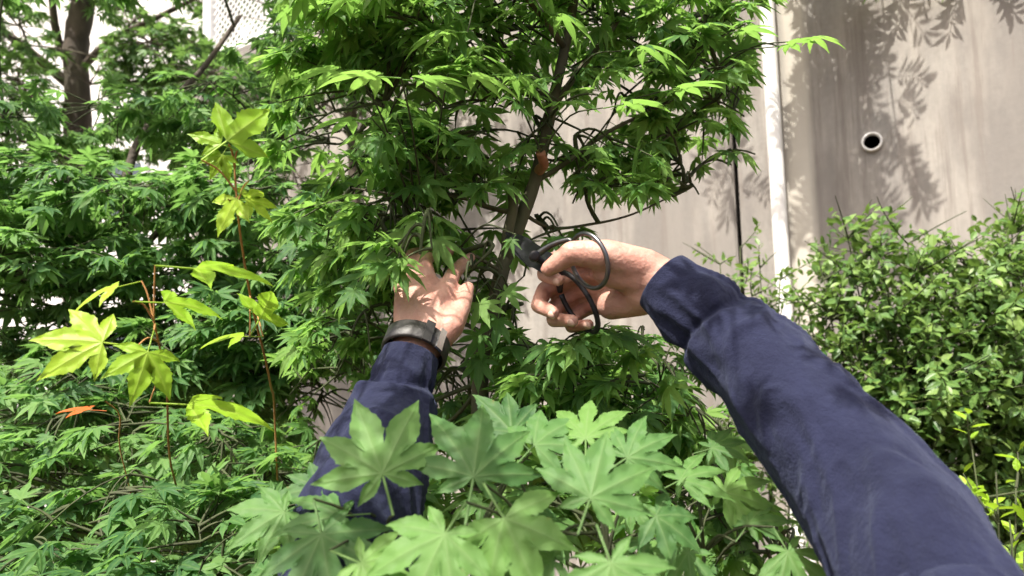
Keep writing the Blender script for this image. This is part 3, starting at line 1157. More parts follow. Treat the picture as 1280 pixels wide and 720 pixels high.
# ---- maples filling the left half
def left_maple():
    b = ground_at(at(160, 600, 1.75))
    P = Plant('maple_tree', b, 'dense leafy maple filling the left half behind the lime shoots', 'tree', 5)
    tr = P.limb([b, b + Vector((.02, 0, .7)), at(165, 420, 1.75), at(156, 300, 1.75), at(160, 215, 1.8), at(190, 150, 1.9), at(250, 90, 2.0), at(300, 20, 2.1)], .02, .006, 'bark_dark', 'trunk', 12)
    P.limb([at(160, 330, 1.75), at(230, 260, 1.7), at(330, 190, 1.75), at(430, 110, 1.9)], .009, .004, 'bark_dark', parent=tr)
    P.limb([at(162, 380, 1.75), at(250, 370, 1.65), at(340, 360, 1.6), at(430, 350, 1.55)], .008, .003, 'bark_dark', parent=tr)
    P.limb([at(157, 250, 1.76), at(90, 200, 1.75), at(10, 170, 1.7)], .008, .003, 'bark_dark', parent=tr)
    P.limb([at(162, 420, 1.75), at(90, 390, 1.65), at(10, 370, 1.55)], .007, .003, 'bark_dark', parent=tr)
    P.limb([at(165, 460, 1.75), at(250, 470, 1.6), at(360, 470, 1.5)], .007, .003, 'bark_dark', parent=tr)
    for (x, y, d, r, n) in [
        (60, 240, 1.7, (.25, .25, .10), 26), (180, 260, 1.6, (.25, .25, .10), 26), (300, 250, 1.65, (.22, .25, .10), 26),
        (380, 310, 1.5, (.2, .2, .09), 24), (70, 330, 1.5, (.22, .2, .09), 24), (220, 340, 1.6, (.22, .2, .09), 24),
        (320, 400, 1.5, (.2, .2, .09), 24), (150, 420, 1.6, (.22, .2, .09), 20), (420, 420, 1.5, (.16, .2, .08), 16),
        (300, 150, 1.8, (.25, .25, .10), 22), (410, 180, 1.8, (.15, .2, .10), 10), (150, 150, 1.85, (.22, .25, .08), 14),
        (400, 70, 1.9, (.22, .25, .10), 20), (300, 480, 1.5, (.2, .2, .08), 20), (400, 500, 1.5, (.14, .2, .08), 10),
        (180, 500, 1.55, (.2, .2, .08), 16), (20, 140, 1.7, (.15, .2, .08), 10), (250, -80, 1.8, (.4, .35, .15), 24), (20, -60, 1.7, (.3, .3, .12), 12),
        (-10, 300, 1.5, (.15, .2, .12), 16), (-10, 400, 1.5, (.15, .2, .10), 14), (90, 450, 1.5, (.2, .2, .07), 14), (250, 430, 1.5, (.2, .2, .08), 16),
    ]:
        P.cloud(at(x, y, d), r, int(n * 2.6), .047, brr=.005)
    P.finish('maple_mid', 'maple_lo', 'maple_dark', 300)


def lower_left_maple():
    b = ground_at(at(190, 720, 1.12))
    P = Plant('maple_shrub', b, 'low maple shrub with slender green leaves in the lower left corner', 'shrub', 8)
    for k, (x, y, d) in enumerate([(80, 560, 1.15), (180, 600, 1.05), (290, 560, 1.15), (350, 600, 1.2), (140, 520, 1.25)]):
        m = b.lerp(at(x, y, d), .5) + Vector((.03 * (k - 2), .02, 0))
        P.limb([b + Vector((.02 * (k - 2), .01 * k, 0)), m, at(x, y, d)], .007, .0022, 'twig', 'stem', 8)
    for (x, y, d, r, n) in [
        (50, 590, 1.1, (.14, .15, .07), 20), (150, 640, .98, (.13, .14, .06), 18), (260, 660, .95, (.12, .14, .06), 16),
        (330, 600, 1.15, (.13, .15, .07), 18), (150, 540, 1.2, (.15, .15, .07), 20), (40, 690, .95, (.13, .14, .05), 14),
        (340, 690, .9, (.1, .12, .05), 9), (260, 560, 1.2, (.13, .15, .06), 16), (20, 530, 1.25, (.1, .15, .06), 8), (200, 720, .9, (.15, .14, .05), 14), (100, 480, 1.3, (.15, .15, .06), 10), (390, 640, .95, (.07, .1, .05), 8), (90, 740, .85, (.15, .12, .04), 12), (330, 740, .8, (.1, .1, .04), 8),
    ]:
        P.cloud(at(x, y, d), r, int(n * 2.1), .043, brr=.0026)
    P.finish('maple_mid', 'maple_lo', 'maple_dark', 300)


def mid_maple():
    b = ground_at(at(760, 640, 1.0))
    P = Plant('maple_shrub', b, 'bushy green maple shrub under the right hand and cuff', 'shrub', 9)
    for k, (x, y, d) in enumerate([(700, 480, 1.0), (780, 440, 1.0), (840, 480, 1.0), (720, 540, .9)]):
        m = b.lerp(at(x, y, d), .5) + Vector((.03 * (k - 1.5), .02, 0))
        P.limb([b + Vector((.02 * (k - 1.5), .01 * k, 0)), m, at(x, y, d)], .006, .002, 'twig', 'stem', 8)
    for (x, y, d, r, n) in [
        (710, 450, .97, (.07, .09, .04), 10), (780, 445, .97, (.08, .09, .04), 13), (840, 480, 1.0, (.06, .09, .05), 10),
        (740, 500, .9, (.09, .1, .04), 12), (820, 530, .92, (.08, .1, .05), 10), (670, 520, .92, (.06, .1, .04), 7), (880, 560, .95, (.06, .1, .05), 8),
        (660, 450, 1.05, (.05, .08, .04), 5), (790, 420, .8, (.05, .05, .02), 6), (735, 428, .78, (.05, .05, .02), 6), (830, 450, .82, (.04, .05, .03), 6), (770, 480, .82, (.08, .06, .03), 9), (700, 470, .84, (.05, .05, .03), 6), (860, 520, .8, (.05, .06, .03), 7), (640, 620, .85, (.1, .08, .04), 9), (760, 620, .85, (.1, .08, .04), 9), (860, 630, .82, (.06, .07, .04), 8), (560, 640, .85, (.08, .08, .04), 7), (665, 445, .9, (.05, .05, .03), 7), (690, 490, .85, (.06, .06, .03), 7), (640, 520, .85, (.05, .06, .03), 6), (850, 480, .9, (.04, .06, .04), 6), (900, 540, .85, (.03, .06, .04), 6),
    ]:
        P.cloud(at(x, y, d), r, int(n * 2.6), .039, brr=.0022, gap=.04)
    P.finish('maple_mid', 'maple_lo', 'maple', 300)


def place_leaf(P, cx, cy, d, ang, rpx, up=0.75, tilt=(0, 0), pet=.45):
    """leaf blade centred on a picture point; ang = direction of the middle lobe in the picture (0 = up, clockwise)"""
    c = at(cx, cy, d)
    s = rpx * d / FPX
    view = (Vector((0, 0, CAMZ)) - c).normalized()
    n = (view * (1 - up) + Vector((0, 0, 1)) * up + CR @ Vector((tilt[0], tilt[1], 0))).normalized()
    dr = CR @ Vector((math.sin(R(ang)), math.cos(R(ang)), 0))
    dr = (dr - n * dr.dot(n)).normalized()
    o = c - dr * s * pet
    P.leaves.append((frame(o, dr, n, s), c, s))
    return o


def foreground_maple():
    b = Vector((0.02, .62, 0))
    P = Plant('maple_shrub', b, 'foreground maple shrub with large soft green star leaves at the bottom', 'shrub', 12)
    tops = [(480, 690, .55), (590, 680, .55), (680, 700, .52), (760, 690, .55), (880, 690, .6), (980, 700, .64), (420, 720, .6)]
    for k, (x, y, d) in enumerate(tops):
        T = at(x, y, d)
        m = b.lerp(T, .5) + Vector((.02 * (k - 3), .03, 0))
        P.limb([b + Vector((.015 * (k - 3), .012 * (k % 3), 0)), m, T], .006, .0018, 'twig', 'stem', 8)
    L = [  # x, y, depth, angle, lobe px, up
        (478, 592, .50, -14, 116, .12), (592, 596, .50, 10, 128, .25), (630, 648, .46, 150, 124, .3), (556, 668, .45, 200, 112, .35),
        (738, 622, .46, 18, 106, .2), (764, 704, .43, 165, 118, .3), (784, 572, .54, 55, 78, .25), (732, 548, .56, -5, 84, .35),
        (668, 556, .56, 30, 86, .35), (402, 668, .50, 165, 112, .3), (452, 704, .47, 120, 100, .4), (640, 540, .6, -30, 80, .45),
        (850, 600, .58, 60, 66, .4), (905, 615, .6, 110, 70, .4), (985, 690, .55, 165, 78, .3), (935, 655, .58, 20, 64, .45),
        (860, 690, .55, 200, 76, .4), (690, 700, .46, -100, 96, .4), (520, 725, .45, 180, 100, .4), (890, 560, .64, 80, 55, .5),
        (1000, 655, .6, 60, 45, .6), (355, 640, .55, 230, 74, .4), (400, 610, .58, 250, 60, .45), (425, 645, .53, 250, 84, .4), (820, 645, .53, 130, 78, .4),
    ]
    for (x, y, d, a, r_, up) in L:
        o = place_leaf(P, x, y, d, a, r_, up, (P.rs.uniform(-.15, .15), P.rs.uniform(-.1, .1)))
        q = P.nearest(o - Vector((0, 0, .05)))
        P.tw.add(smooth_line([q, (q + o) * .5 + Vector((0, 0, .01)), o], 4), lerp_list([.0018, .001], 9), 5, cap=False)
    for (x, y, d, r, n) in [(560, 740, .6, (.1, .08, .04), 8), (700, 650, .66, (.1, .08, .04), 9), (880, 650, .7, (.08, .08, .05), 10), (960, 690, .68, (.06, .08, .05), 8),
                            (780, 720, .6, (.1, .08, .04), 8), (420, 720, .66, (.08, .08, .04), 6), (620, 600, .7, (.09, .08, .04), 7), (900, 590, .78, (.06, .07, .04), 6)]:
        P.cloud(at(x, y, d), r, n, .04, brr=.0022)
    P.finish('maple_hi', 'maple_lo', 'maple_soft', 300)


# ---- young shoots with lime leaves on the left
def lime_shoot(name, label, stem, leaves, seed, stem_px):
    b = ground_at(stem[0])
    P = Plant(name, b, label, 'sapling', seed, 'young lime green shoots')
    P.limb([b, (b + stem[0]) * .5 + Vector((.015, .01, 0))] + stem, .002, .0009, 'twig_red', 'stem', 8)
    for (x, y, d, a, r_, up, tilt) in leaves:
        o = place_leaf(P, x, y, d, a, r_, up, tilt)
        q = P.nearest(o - Vector((0, 0, .02)))
        P.tw.add(smooth_line([q, (q + o) * .5 + Vector((0, 0, .006)), o], 4), lerp_list([.0011, .0008], 9), 5, cap=False)
    P.finish('lime', 'lime', 'lime', 300, 'twig_red')


def lime_shoots():
    lime_shoot('young_maple', 'young shoot with red stem and broad lime leaf at the left edge',
               [at(228, 690, 1.05), at(212, 570, .9), at(208, 480, .74), at(192, 400, .66)],
               [(128, 428, .62, 266, 84, .3, (0, 0)), (185, 440, .63, 200, 70, .35, (.2, 0)), (148, 358, .66, 240, 62, .6, (-.3, 0)),
                (205, 378, .66, 45, 78, .6, (.2, .1)), (245, 335, .66, 60, 105, .72, (0, 0)), (235, 505, .68, 60, 100, .72, (0, .1))], 21, 0)
    lime_shoot('young_maple', 'tallest lime shoot with orange stem, its tip leaf pointing to the upper right',
               [at(345, 560, 1.1), at(338, 480, .95), at(316, 385, .8), at(300, 290, .71), at(292, 200, .7), at(286, 180, .7)],
               [(284, 176, .69, 46, 92, .3, (.1, 0)), (276, 180, .69, 285, 46, .3, (0, 0)), (278, 194, .69, 205, 36, .3, (0, 0)),
                (296, 248, .69, 205, 60, .3, (-.3, 0)), (308, 250, .7, 60, 50, .5, (.2, 0)), (325, 398, .72, 35, 75, .5, (.4, 0)),
                (305, 420, .72, 230, 50, .75, (0, 0))], 22, 0)
    # red leaf caught on the shrub below
    P = Plant('red_leaf', at(130, 505, .8), 'single orange red leaf among the green at the left edge', 'leaf', 4)
    P.root.name = 'red_leaf_sprig'
    place_leaf(P, 112, 512, .8, 245, 46, .8, (0, .2))
    P.tw.add(smooth_line([at(132, 502, .8), at(150, 520, .85), at(150, 560, 1.0), at(170, 640, 1.05)], 4), .001, 4, cap=False)
    P.finish('lime', 'lime', 'red', 5, 'twig_red')


# ---- trees behind on the left
def back_tree():
    b = ground_at(at(102, 400, 4.1))
    P = Plant('garden_tree', b, 'tree with thick dark forked trunk in the upper left corner', 'tree', 30)
    tr = P.limb([b, at(98, 420, 4.1), at(98, 250, 4.1), at(97, 130, 4.1), at(95, 60, 4.1), at(104, 0, 4.1), at(112, -120, 4.15)], .085, .06, 'bark_dark', 'trunk', 16)
    P.limb([at(96, 90, 4.1), at(76, 60, 4.08), at(66, 10, 4.0), at(60, -80, 3.9)], .028, .016, 'bark_dark', parent=tr)
    P.limb([at(92, 110, 4.1), at(50, 75, 4.0), at(5, 40, 3.9), at(-60, 0, 3.8)], .034, .018, 'bark_dark', parent=tr)
    P.limb([at(102, 85, 4.1), at(140, 50, 4.0), at(200, 20, 3.9), at(280, -20, 3.9)], .024, .01, 'bark_dark', parent=tr)
    P.limb([at(98, 180, 4.1), at(170, 140, 4.0), at(260, 110, 3.9), at(330, 90, 3.9)], .024, .01, 'bark_dark', parent=tr)
    for (x, y, d, r, n) in [(30, 40, 3.7, (.4, .4, .16), 18), (200, 70, 3.9, (.4, .4, .16), 26), (150, 100, 3.8, (.3, .4, .14), 18), (290, 110, 3.8, (.4, .4, .18), 26),
                            (20, 110, 3.7, (.35, .4, .16), 18), (170, 20, 3.9, (.25, .4, .12), 9), (60, 180, 3.7, (.4, .4, .16), 20), (230, 170, 3.8, (.4, .4, .16), 24),
                            (350, 180, 3.7, (.3, .4, .18), 18), (50, -40, 3.8, (.6, .5, .16), 18), (250, -60, 3.9, (.4, .5, .14), 12), (380, 260, 3.7, (.3, .4, .2), 14)]:
        P.cloud(at(x, y, d), r, int(n * 3.2), .058, brr=.01, twr=.0025, gap=.055)
    P.finish('maple_mid', 'maple_lo', 'tree', 300, 'bark_dark')


def wall_top_shrubs():
    # fine leaved shrub behind the upper middle, growing above the wall
    b = wpt(wall_hit(470, 40)[0], WTOP, -.1)
    b = ground_at(at(440, 400, 3.6))
    P = Plant('evergreen_shrub', b, 'tall fine leaved evergreen growing against the wall behind the maple top', 'shrub', 41)
    tr = P.limb([b, at(445, 330, 3.6), at(440, 150, 3.6), at(440, 0, 3.6), at(445, -80, 3.6)], .04, .012, 'bark_dark', 'trunk', 10)
    for k in range(95):
        x, y, d = P.rs.gauss(455, 75), P.rs.uniform(-60, 120), 3.6 + P.rs.uniform(-.4, .3)
        T = at(x, y, d)
        S = P.nearest(T - Vector((0, 0, .2)))
        q = T + (S - T).normalized() * min(.5, (S - T).length)
        P.tw.add([S, (S + q) * .5 + Vector((0, 0, .03)), q], [.006, .005, .004], 4, cap=False)
        P.shoot(q, T, .05, up=.4, per=3, twr=.003)
    P.finish('oval', 'oval', 'tree', 300, 'bark_dark')


def lattice_tree():
    b = ground_at(at(290, 20, 6.9))
    P = Plant('garden_tree', b, 'green tree standing behind the white lattice fence', 'tree', 45)
    c = at(285, 10, 6.9)
    P.limb([b, b.lerp(c, .6) + Vector((.1, 0, 0)), c + Vector((0, 0, .8))], .07, .02, 'bark_dark', 'trunk', 10)
    for k in range(150):
        T = c + Vector((P.rs.gauss(0, .45), P.rs.gauss(0, .35), P.rs.gauss(.1, .6)))
        S = P.nearest(T - Vector((0, 0, .2)))
        q = T + (S - T).normalized() * min(.4, (S - T).length)
        P.tw.add([S, (S + q) * .5 + Vector((0, 0, .03)), q], [.01, .008, .005], 4, cap=False)
        P.shoot(q, T, .08, up=.4, per=2, twr=.004)
    P.finish('oval', 'oval', 'tree', 200, 'bark_dark')


def understory():
    spec = [('broadleaf_shrub', 'dark broad leaved shrub in the shade behind the lower left maple', at(60, 560, 2.7), 81, [(-40, 470, 2.7), (20, 500, 2.6), (80, 520, 2.7), (140, 500, 2.6), (60, 580, 2.5), (0, 600, 2.5), (140, 600, 2.5), (-20, 560, 2.5)]),
            ('broadleaf_shrub', 'dark broad leaved shrub in the shade behind the left arm', at(270, 560, 2.7), 82, [(200, 500, 2.7), (260, 470, 2.7), (320, 500, 2.6), (370, 560, 2.6), (220, 590, 2.5), (300, 600, 2.5), (350, 640, 2.4)])]
    for name, lab, bp, seed, tops in spec:
        b = ground_at(bp)
        P = Plant(name, b, lab, 'shrub', seed, 'dark shrubs behind the left maples')
        for (x, y, d) in tops:
            T = at(x, y, d)
            P.limb([b, b.lerp(T, .5) + Vector((P.rs.uniform(-.06, .06), .02, 0)), T], .008, .003, 'twig', 'stem', 7)
        pts = [p for p in P.limb_pts if p.z > .3]
        for k in range(330):
            q = P.rs.choice(pts)
            P.shoot(q, q + Vector((P.rs.gauss(0, .14), P.rs.gauss(0, .14), P.rs.uniform(.0, .14))), .07, up=.4, per=2)
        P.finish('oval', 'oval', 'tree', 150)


# ---- right hand shrubs
def right_shrubs():
    spec = [
        ('leafy_shrub', 'tallest small leaved shrub rising at the right edge below the wall', at(1255, 700, 1.95), 51,
         [(1235, 330, 1.95), (1265, 292, 2.0), (1278, 350, 1.9), (1215, 345, 2.0), (1250, 400, 1.9), (1200, 420, 1.9), (1280, 430, 1.8), (1230, 470, 1.85), (1275, 285, 2.1), (1190, 370, 2.0)]),
        ('leafy_shrub', 'small leaved shrub in front of the wall between white pipe and right edge', at(1090, 690, 2.05), 52,
         [(1060, 298, 2.1), (1100, 322, 2.05), (1135, 305, 2.05), (1030, 350, 2.1), (1080, 360, 2.0), (1150, 340, 2.0), (1110, 400, 1.95), (1160, 430, 1.9), (1170, 350, 2.05), (1010, 385, 2.15), (1050, 400, 2.1), (1130, 460, 1.9), (1180, 500, 1.85)]),
    ]
    for name, lab, bp, seed, tops in spec:
        b = ground_at(bp)
        P = Plant(name, b, lab, 'shrub', seed, 'small leaved shrubs along the wall')
        for k, (x, y, d) in enumerate(tops):
            T = at(x, y, d)
            st = b + Vector((P.rs.uniform(-.12, .12), P.rs.uniform(-.12, .12), 0))
            m = st.lerp(T, .55) + Vector((P.rs.uniform(-.04, .04), P.rs.uniform(-.04, .04), 0))
            P.limb([st, m, T], .007, .002, 'twig', 'stem', 7)
        pts = [p for p in P.limb_pts if p.z > .7]
        for k in range(760):
            q = P.rs.choice(pts)
            T = q + Vector((P.rs.gauss(0, .09), P.rs.gauss(0, .11), P.rs.uniform(.02, .14)))
            P.shoot(q, T, .039, up=.4, per=2)
        P.finish('oval', 'oval', 'shrub', 300)
    # low plant with young bright leaves in the corner
    b = ground_at(at(1250, 720, 1.3))
    P = Plant('young_shrub', b, 'young bright green plant low in the lower right corner', 'plant', 61)
    for (x, y, d) in [(1245, 590, 1.35), (1270, 610, 1.3), (1215, 560, 1.45), (1262, 650, 1.25), (1280, 690, 1.2), (1235, 640, 1.35)]:
        T = at(x, y, d)
        P.limb([b, b.lerp(T, .5) + Vector((P.rs.uniform(-.05, .05), .02, 0)), T], .004, .0015, 'twig', 'stem', 7)
        for _ in range(4):
            q = P.rs.choice(P.limb_pts[-6:])
            P.shoot(q, q + Vector((P.rs.gauss(0, .05), P.rs.gauss(0, .05), P.rs.uniform(.02, .08))), .045, up=.5, per=1)
    P.finish('oval', 'oval', 'lime', 300)
    # small sprigs against the wall left of the pipe
    b = ground_at(at(930, 500, 2.3))
    P = Plant('leafy_shrub', b, 'small sprigs in front of the wall joint above the navy sleeve', 'shrub', 63, 'small leaved shrubs along the wall')
    for (x, y, d) in [(925, 310, 2.3), (900, 330, 2.25), (950, 335, 2.3), (975, 350, 2.3), (940, 370, 2.2), (1000, 380, 2.2)]:
        T = at(x, y, d)
        P.limb([b, b.lerp(T, .5) + Vector((P.rs.uniform(-.04, .04), .02, 0)), T], .006, .002, 'twig', 'stem', 7)
    pts = [p for p in P.limb_pts if p.z > .8]
    for k in range(150):
        q = P.rs.choice(pts)
        P.shoot(q, q + Vector((P.rs.gauss(0, .06), P.rs.gauss(0, .06), P.rs.uniform(.02, .1))), .034, up=.4, per=2)
    P.finish('oval', 'oval', 'shrub', 200)


# ---- arching plant on top of the wall: feathery leaves, its shade falls on the concrete
def hanging_plant():
    s0 = wall_hit(1090, 0)[0]
    b = wpt(s0, WTOP, -.1)
    P = Plant('arching_shrub', b, 'feathery leaved shrub hanging over the wall top at the upper right', 'shrub', 71)
    P.leaf = lambda o, d, n, s, pet: P.leaves.append((frame(o, d, n, s), o + d.normalized() * s * .5, s))
    rs = P.rs

    def frond(S, T, size):
        n = 9
        mid = (S + T) * .5 + Vector((0, 0, .06))
        pts = [S * (1 - t) ** 2 + mid * 2 * t * (1 - t) + T * t * t for t in np.linspace(0, 1, n)]
        P.tw.add(pts, [.0018] * n, 4, cap=False)
        for i in range(2, n):
            tg = (pts[i] - pts[i - 1]).normalized()
            h = tg.cross(WNRM + Vector((rs.gauss(0, .2), 0, .3))).normalized()
            for sg in (-1, 1):
                P.leaf(pts[i], tg * .75 + h * sg * .8, WNRM + Vector((rs.gauss(0, .3), rs.gauss(0, .3), .4)), size * rs.uniform(.8, 1.15), .05)
        P.leaf(pts[-1], pts[-1] - pts[-2], WNRM + Vector((0, 0, .5)), size, .05)

    stems = [  # along-wall offset from pipe area via picture x, drop below the wall top, stand-off from wall
        (1030, .85, .45), (1060, .80, .55), (1100, .74, .42), (1150, .8, .07), (1205, .76, .07), (1250, .8, .07), (1290, .8, .08), (1010, .5, .6), (900, .5, .5), (1005, .7, .42), (1015, .72, .5), (1040, .78, .48), (1045, .66, .55), (1025, .6, .52)]
    for (x, drop, off) in stems:
        s = wall_hit(x, 0)[0]
        pts = [wpt(s + rs.uniform(-.1, .1), WTOP + .02, -.1), wpt(s, WTOP + .22, off * .4), wpt(s, WTOP - drop * .35, off), wpt(s + rs.uniform(-.06, .06), WTOP - drop, off * 1.1)]
        P.limb(pts, .006, .002, 'twig', 'stem', 7)
        ln = smooth_line(pts, 6)
        for q in ln[5:]:
            for _ in range(2 if 995 < x < 1065 else 1):
                a = rs.uniform(-1, 1)
                frond(q, q + WDIR * a * .16 + WNRM * rs.uniform(-.06, .08) + Vector((0, 0, rs.uniform(-.16, -.02))), .07)
    P.finish('needle', 'needle', 'shrub', 300)


# ---- litter on the soil
def litter():
    mats = []
    P = Plant('leaf_litter', (0, 0, 0), None, None, 90)
    for k in range(900):
        x, y = P.rs.uniform(-3, 3), P.rs.uniform(.3, 4)
        n = Vector((P.rs.gauss(0, .25), P.rs.gauss(0, .25), 1))
        d = Vector((P.rs.gauss(0, 1), P.rs.gauss(0, 1), P.rs.gauss(0, .15)))
        P.leaves.append((frame(Vector((x, y, .05 + P.rs.random() * .02)), d, n, P.rs.uniform(.04, .08)), Vector((x, y, 0)), .05))
    V, T, vv = TPL['oval'][1]
    A = np.stack([l[0] for l in P.leaves])
    Vh = np.concatenate([V, np.ones((len(V), 1))], 1)
    W = np.einsum('kij,nj->kni', A, Vh)[:, :, :3].reshape(-1, 3)
    Tt = (T[None] + (np.arange(len(A)) * len(V))[:, None, None]).reshape(-1, 3)
    me = tri_mesh('leaf_litter', W, Tt, {'tint': np.repeat(rng.random(len(A)), len(V)), 'vein': np.tile(vv, len(A))})
    bpy.data.objects.remove(P.root)
    o = link('leaf_litter', me, None, M['dead'])
    tag(o, 'brown fallen leaves lying on the soil under the shrubs', 'leaf litter', kind='stuff')


pruned_maple()
left_maple()
lower_left_maple()
mid_maple()
foreground_maple()
lime_shoots()
back_tree()
wall_top_shrubs()
lattice_tree()
understory()
right_shrubs()
hanging_plant()
litter()


# ------------------------------------------------------------------ the person
def capsule(V, F, a, b, ra, rb, segs=18, rings=5):
    a, b = V3(a), V3(b)
    ax = (b - a)
    L = ax.length
    t = ax.normalized() if L > 1e-7 else Vector((0, 0, 1))
    u = t.orthogonal().normalized()
    w = t.cross(u)
    prof = []
    for i in range(rings + 1):
        an = -math.pi / 2 + (math.pi / 2) * i / rings
        prof.append((a + t * (math.sin(an) * ra), math.cos(an) * ra))
    for i in range(rings + 1):
        an = (math.pi / 2) * i / rings
        prof.append((b + t * (math.sin(an) * rb), math.cos(an) * rb))
    base = len(V)
    V.append(prof[0][0])
    for p, r in prof[1:-1]:
        for k in range(segs):
            an = 2 * math.pi * k / segs
            V.append(p + u * (math.cos(an) * r) + w * (math.sin(an) * r))
    V.append(prof[-1][0])
    n = len(prof) - 2
    for k in range(segs):
        F.append((base, base + 1 + (k + 1) % segs, base + 1 + k))
        e = len(V) - 1
        F.append((e, base + 1 + (n - 1) * segs + k, base + 1 + (n - 1) * segs + (k + 1) % segs))
        for i in range(n - 1):
            q = base + 1 + i * segs
            F.append((q + k, q + (k + 1) % segs, q + segs + (k + 1) % segs, q + segs + k))


def chain(V, F, pts, rad):
    for i in range(len(pts) - 1):
        capsule(V, F, pts[i], pts[i + 1], rad[i], rad[i + 1])


def remesh(name, V, F, voxel, smooth=4):
    me = mesh_from(name + '_src', V, F)
    o = bpy.data.objects.new(name + '_src', me)
    COL.objects.link(o)
    m = o.modifiers.new('r', 'REMESH')
    m.mode = 'VOXEL'
    m.voxel_size = voxel
    m.use_smooth_shade = True
    s = o.modifiers.new('s', 'SMOOTH')
    s.factor = .5
    s.iterations = smooth
    dg = bpy.context.evaluated_depsgraph_get()
    out = bpy.data.meshes.new_from_object(o.evaluated_get(dg))
    out.name = name
    bpy.data.objects.remove(o)
    return out


# arm joints
RW, RE, RSH = at(818, 352, .69), at(1085, 613, .51), Vector((.22, .16, CAMZ - .26))
LW, LE, LSH = at(524, 428, .745), at(448, 650, .58), Vector((-.19, .16, CAMZ - .27))


def person():
    root = empty('person', (0, -.12, 0), 'gardener in a navy long sleeved work shirt reaching both hands into the maple', 'person')
    V, F = [], []
    C = chain
    # right hand: palm towards the viewer, thumb on top through the shear ring
    rm = {'i': (726, 318, .735), 'm': (722, 340, .752), 'r': (728, 362, .762), 'p': (741, 380, .765)}
    fing = {
        'i': [rm['i'], (688, 326, .765), (680, 343, .742), (698, 350, .722)],
        'm': [rm['m'], (681, 362, .768), (673, 382, .738), (692, 391, .712)],
        'r': [rm['r'], (693, 384, .778), (692, 400, .745), (716, 401, .716)],
        'p': [rm['p'], (714, 398, .778), (714, 409, .75), (736, 405, .724)],
    }
    fing_r = fing
    fr = {'i': (.0115, .0098, .0088, .0072), 'm': (.0118, .01, .009, .0075), 'r': (.0112, .0096, .0087, .0072), 'p': (.01, .0083, .0075, .0062)}
    for k, pts in fing.items():
        C(V, F, [at(*p) for p in pts], fr[k])
    for k, wx in (('i', (806, 332, .705)), ('m', (806, 345, .712)), ('r', (806, 360, .716)), ('p', (806, 374, .716))):
        C(V, F, [at(*wx), at(768, wx[1] + (rm[k][1] - wx[1]) * .5, (wx[2] + rm[k][2]) / 2), at(*rm[k])], (.0175, .0165, .0125))
    C(V, F, [at(806, 334, .685), at(758, 319, .676), at(715, 316, .674), at(686, 336, .684)], (.0195, .0165, .0125, .0088))      # thumb
    C(V, F, [at(800, 345, .69), at(760, 338, .69)], (.022, .017))            # thenar
    C(V, F, [at(800, 372, .705), at(764, 382, .728)], (.02, .016))           # heel of the hand
    C(V, F, [at(806, 340, .692), at(835, 357, .683), at(915, 424, .64), at(1000, 518, .57), RE], (.024, .0245, .029, .031, .031))
    C(V, F, [at(806, 366, .697), at(835, 360, .683)], (.022, .0235))
    # left hand: back of the hand towards the viewer, reaching up to the branch
    lm = {'i': (555, 366, .80), 'm': (536, 356, .808), 'r': (519, 360, .803), 'p': (505, 371, .793)}
    fing = {
        'i': [lm['i'], (567, 342, .842), (578, 330, .868), (588, 322, .888)],
        'm': [lm['m'], (530, 326, .838), (543, 314, .865), (562, 314, .878)],
        'r': [lm['r'], (509, 332, .83), (516, 318, .855), (534, 314, .872)],
        'p': [lm['p'], (496, 348, .818), (498, 336, .838), (510, 328, .856)],
    }
    for k, pts in fing.items():
        C(V, F, [at(*p) for p in pts], fr[k])
    for k, wx in (('i', (538, 420, .752)), ('m', (530, 420, .75)), ('r', (521, 420, .75)), ('p', (513, 420, .752))):
        C(V, F, [at(*wx), at((wx[0] + lm[k][0]) / 2, (wx[1] + lm[k][1]) / 2, .778), at(*lm[k])], (.0175, .0165, .0122))
    C(V, F, [at(540, 428, .758), at(563, 408, .765), at(577, 384, .79), at(585, 360, .825)], (.019, .016, .0115, .0085))
    C(V, F, [at(540, 420, .77), at(556, 392, .79)], (.018, .015))
    C(V, F, [at(516, 424, .752), at(512, 450, .735), at(490, 520, .69), at(462, 600, .62), LE], (.022, .0235, .028, .032, .034))
    C(V, F, [at(534, 424, .756), at(516, 450, .737)], (.022, .0235))
    # arms, shoulders, trunk, neck, head (behind the camera), legs
    for E, S, mids in ((RE, RSH, [at(1150, 715, .45), at(1200, 830, .40)]), (LE, LSH, [at(440, 690, .57), at(432, 790, .52)])):
        C(V, F, [E] + mids + [S], (.031, .032, .035, .045))
    y0 = -.10
    nk = Vector((0, y0, CAMZ - .22))
    for S in (RSH, LSH):
        C(V, F, [S, nk + Vector((0, .02, -.06))], (.045, .05))
        sx = 1 if S.x > 0 else -1
        C(V, F, [S, Vector((sx * .09, y0 + .04, CAMZ - .42)), Vector((sx * .07, y0, CAMZ - .62)), Vector((sx * .09, y0 - .02, CAMZ - .78))], (.045, .085, .08, .085))
        C(V, F, [Vector((sx * .09, y0 - .02, CAMZ - .78)), Vector((sx * .11, y0, .48)), Vector((sx * .12, y0 - .03, .1)), Vector((sx * .12, y0 + .0, .05))], (.085, .055, .04, .04))
        C(V, F, [Vector((sx * .12, y0 - .03, .05)), Vector((sx * .14, y0 + .13, .04))], (.04, .03))
    C(V, F, [nk + Vector((0, 0, -.08)), nk + Vector((0, -.02, .1))], (.06, .055))
    hc = Vector((0, -.175, CAMZ - .02))
    C(V, F, [hc + Vector((0, 0, .03)), hc + Vector((0, .02, -.05)), hc + Vector((0, .05, -.1))], (.085, .075, .045))
    C(V, F, [hc + Vector((0, .085, -.0)), hc + Vector((0, .105, -.035))], (.01, .014))     # nose
    C(V, F, [hc + Vector((0, .085, -.075)), hc + Vector((0, .086, -.078))], (.014, .014))  # mouth
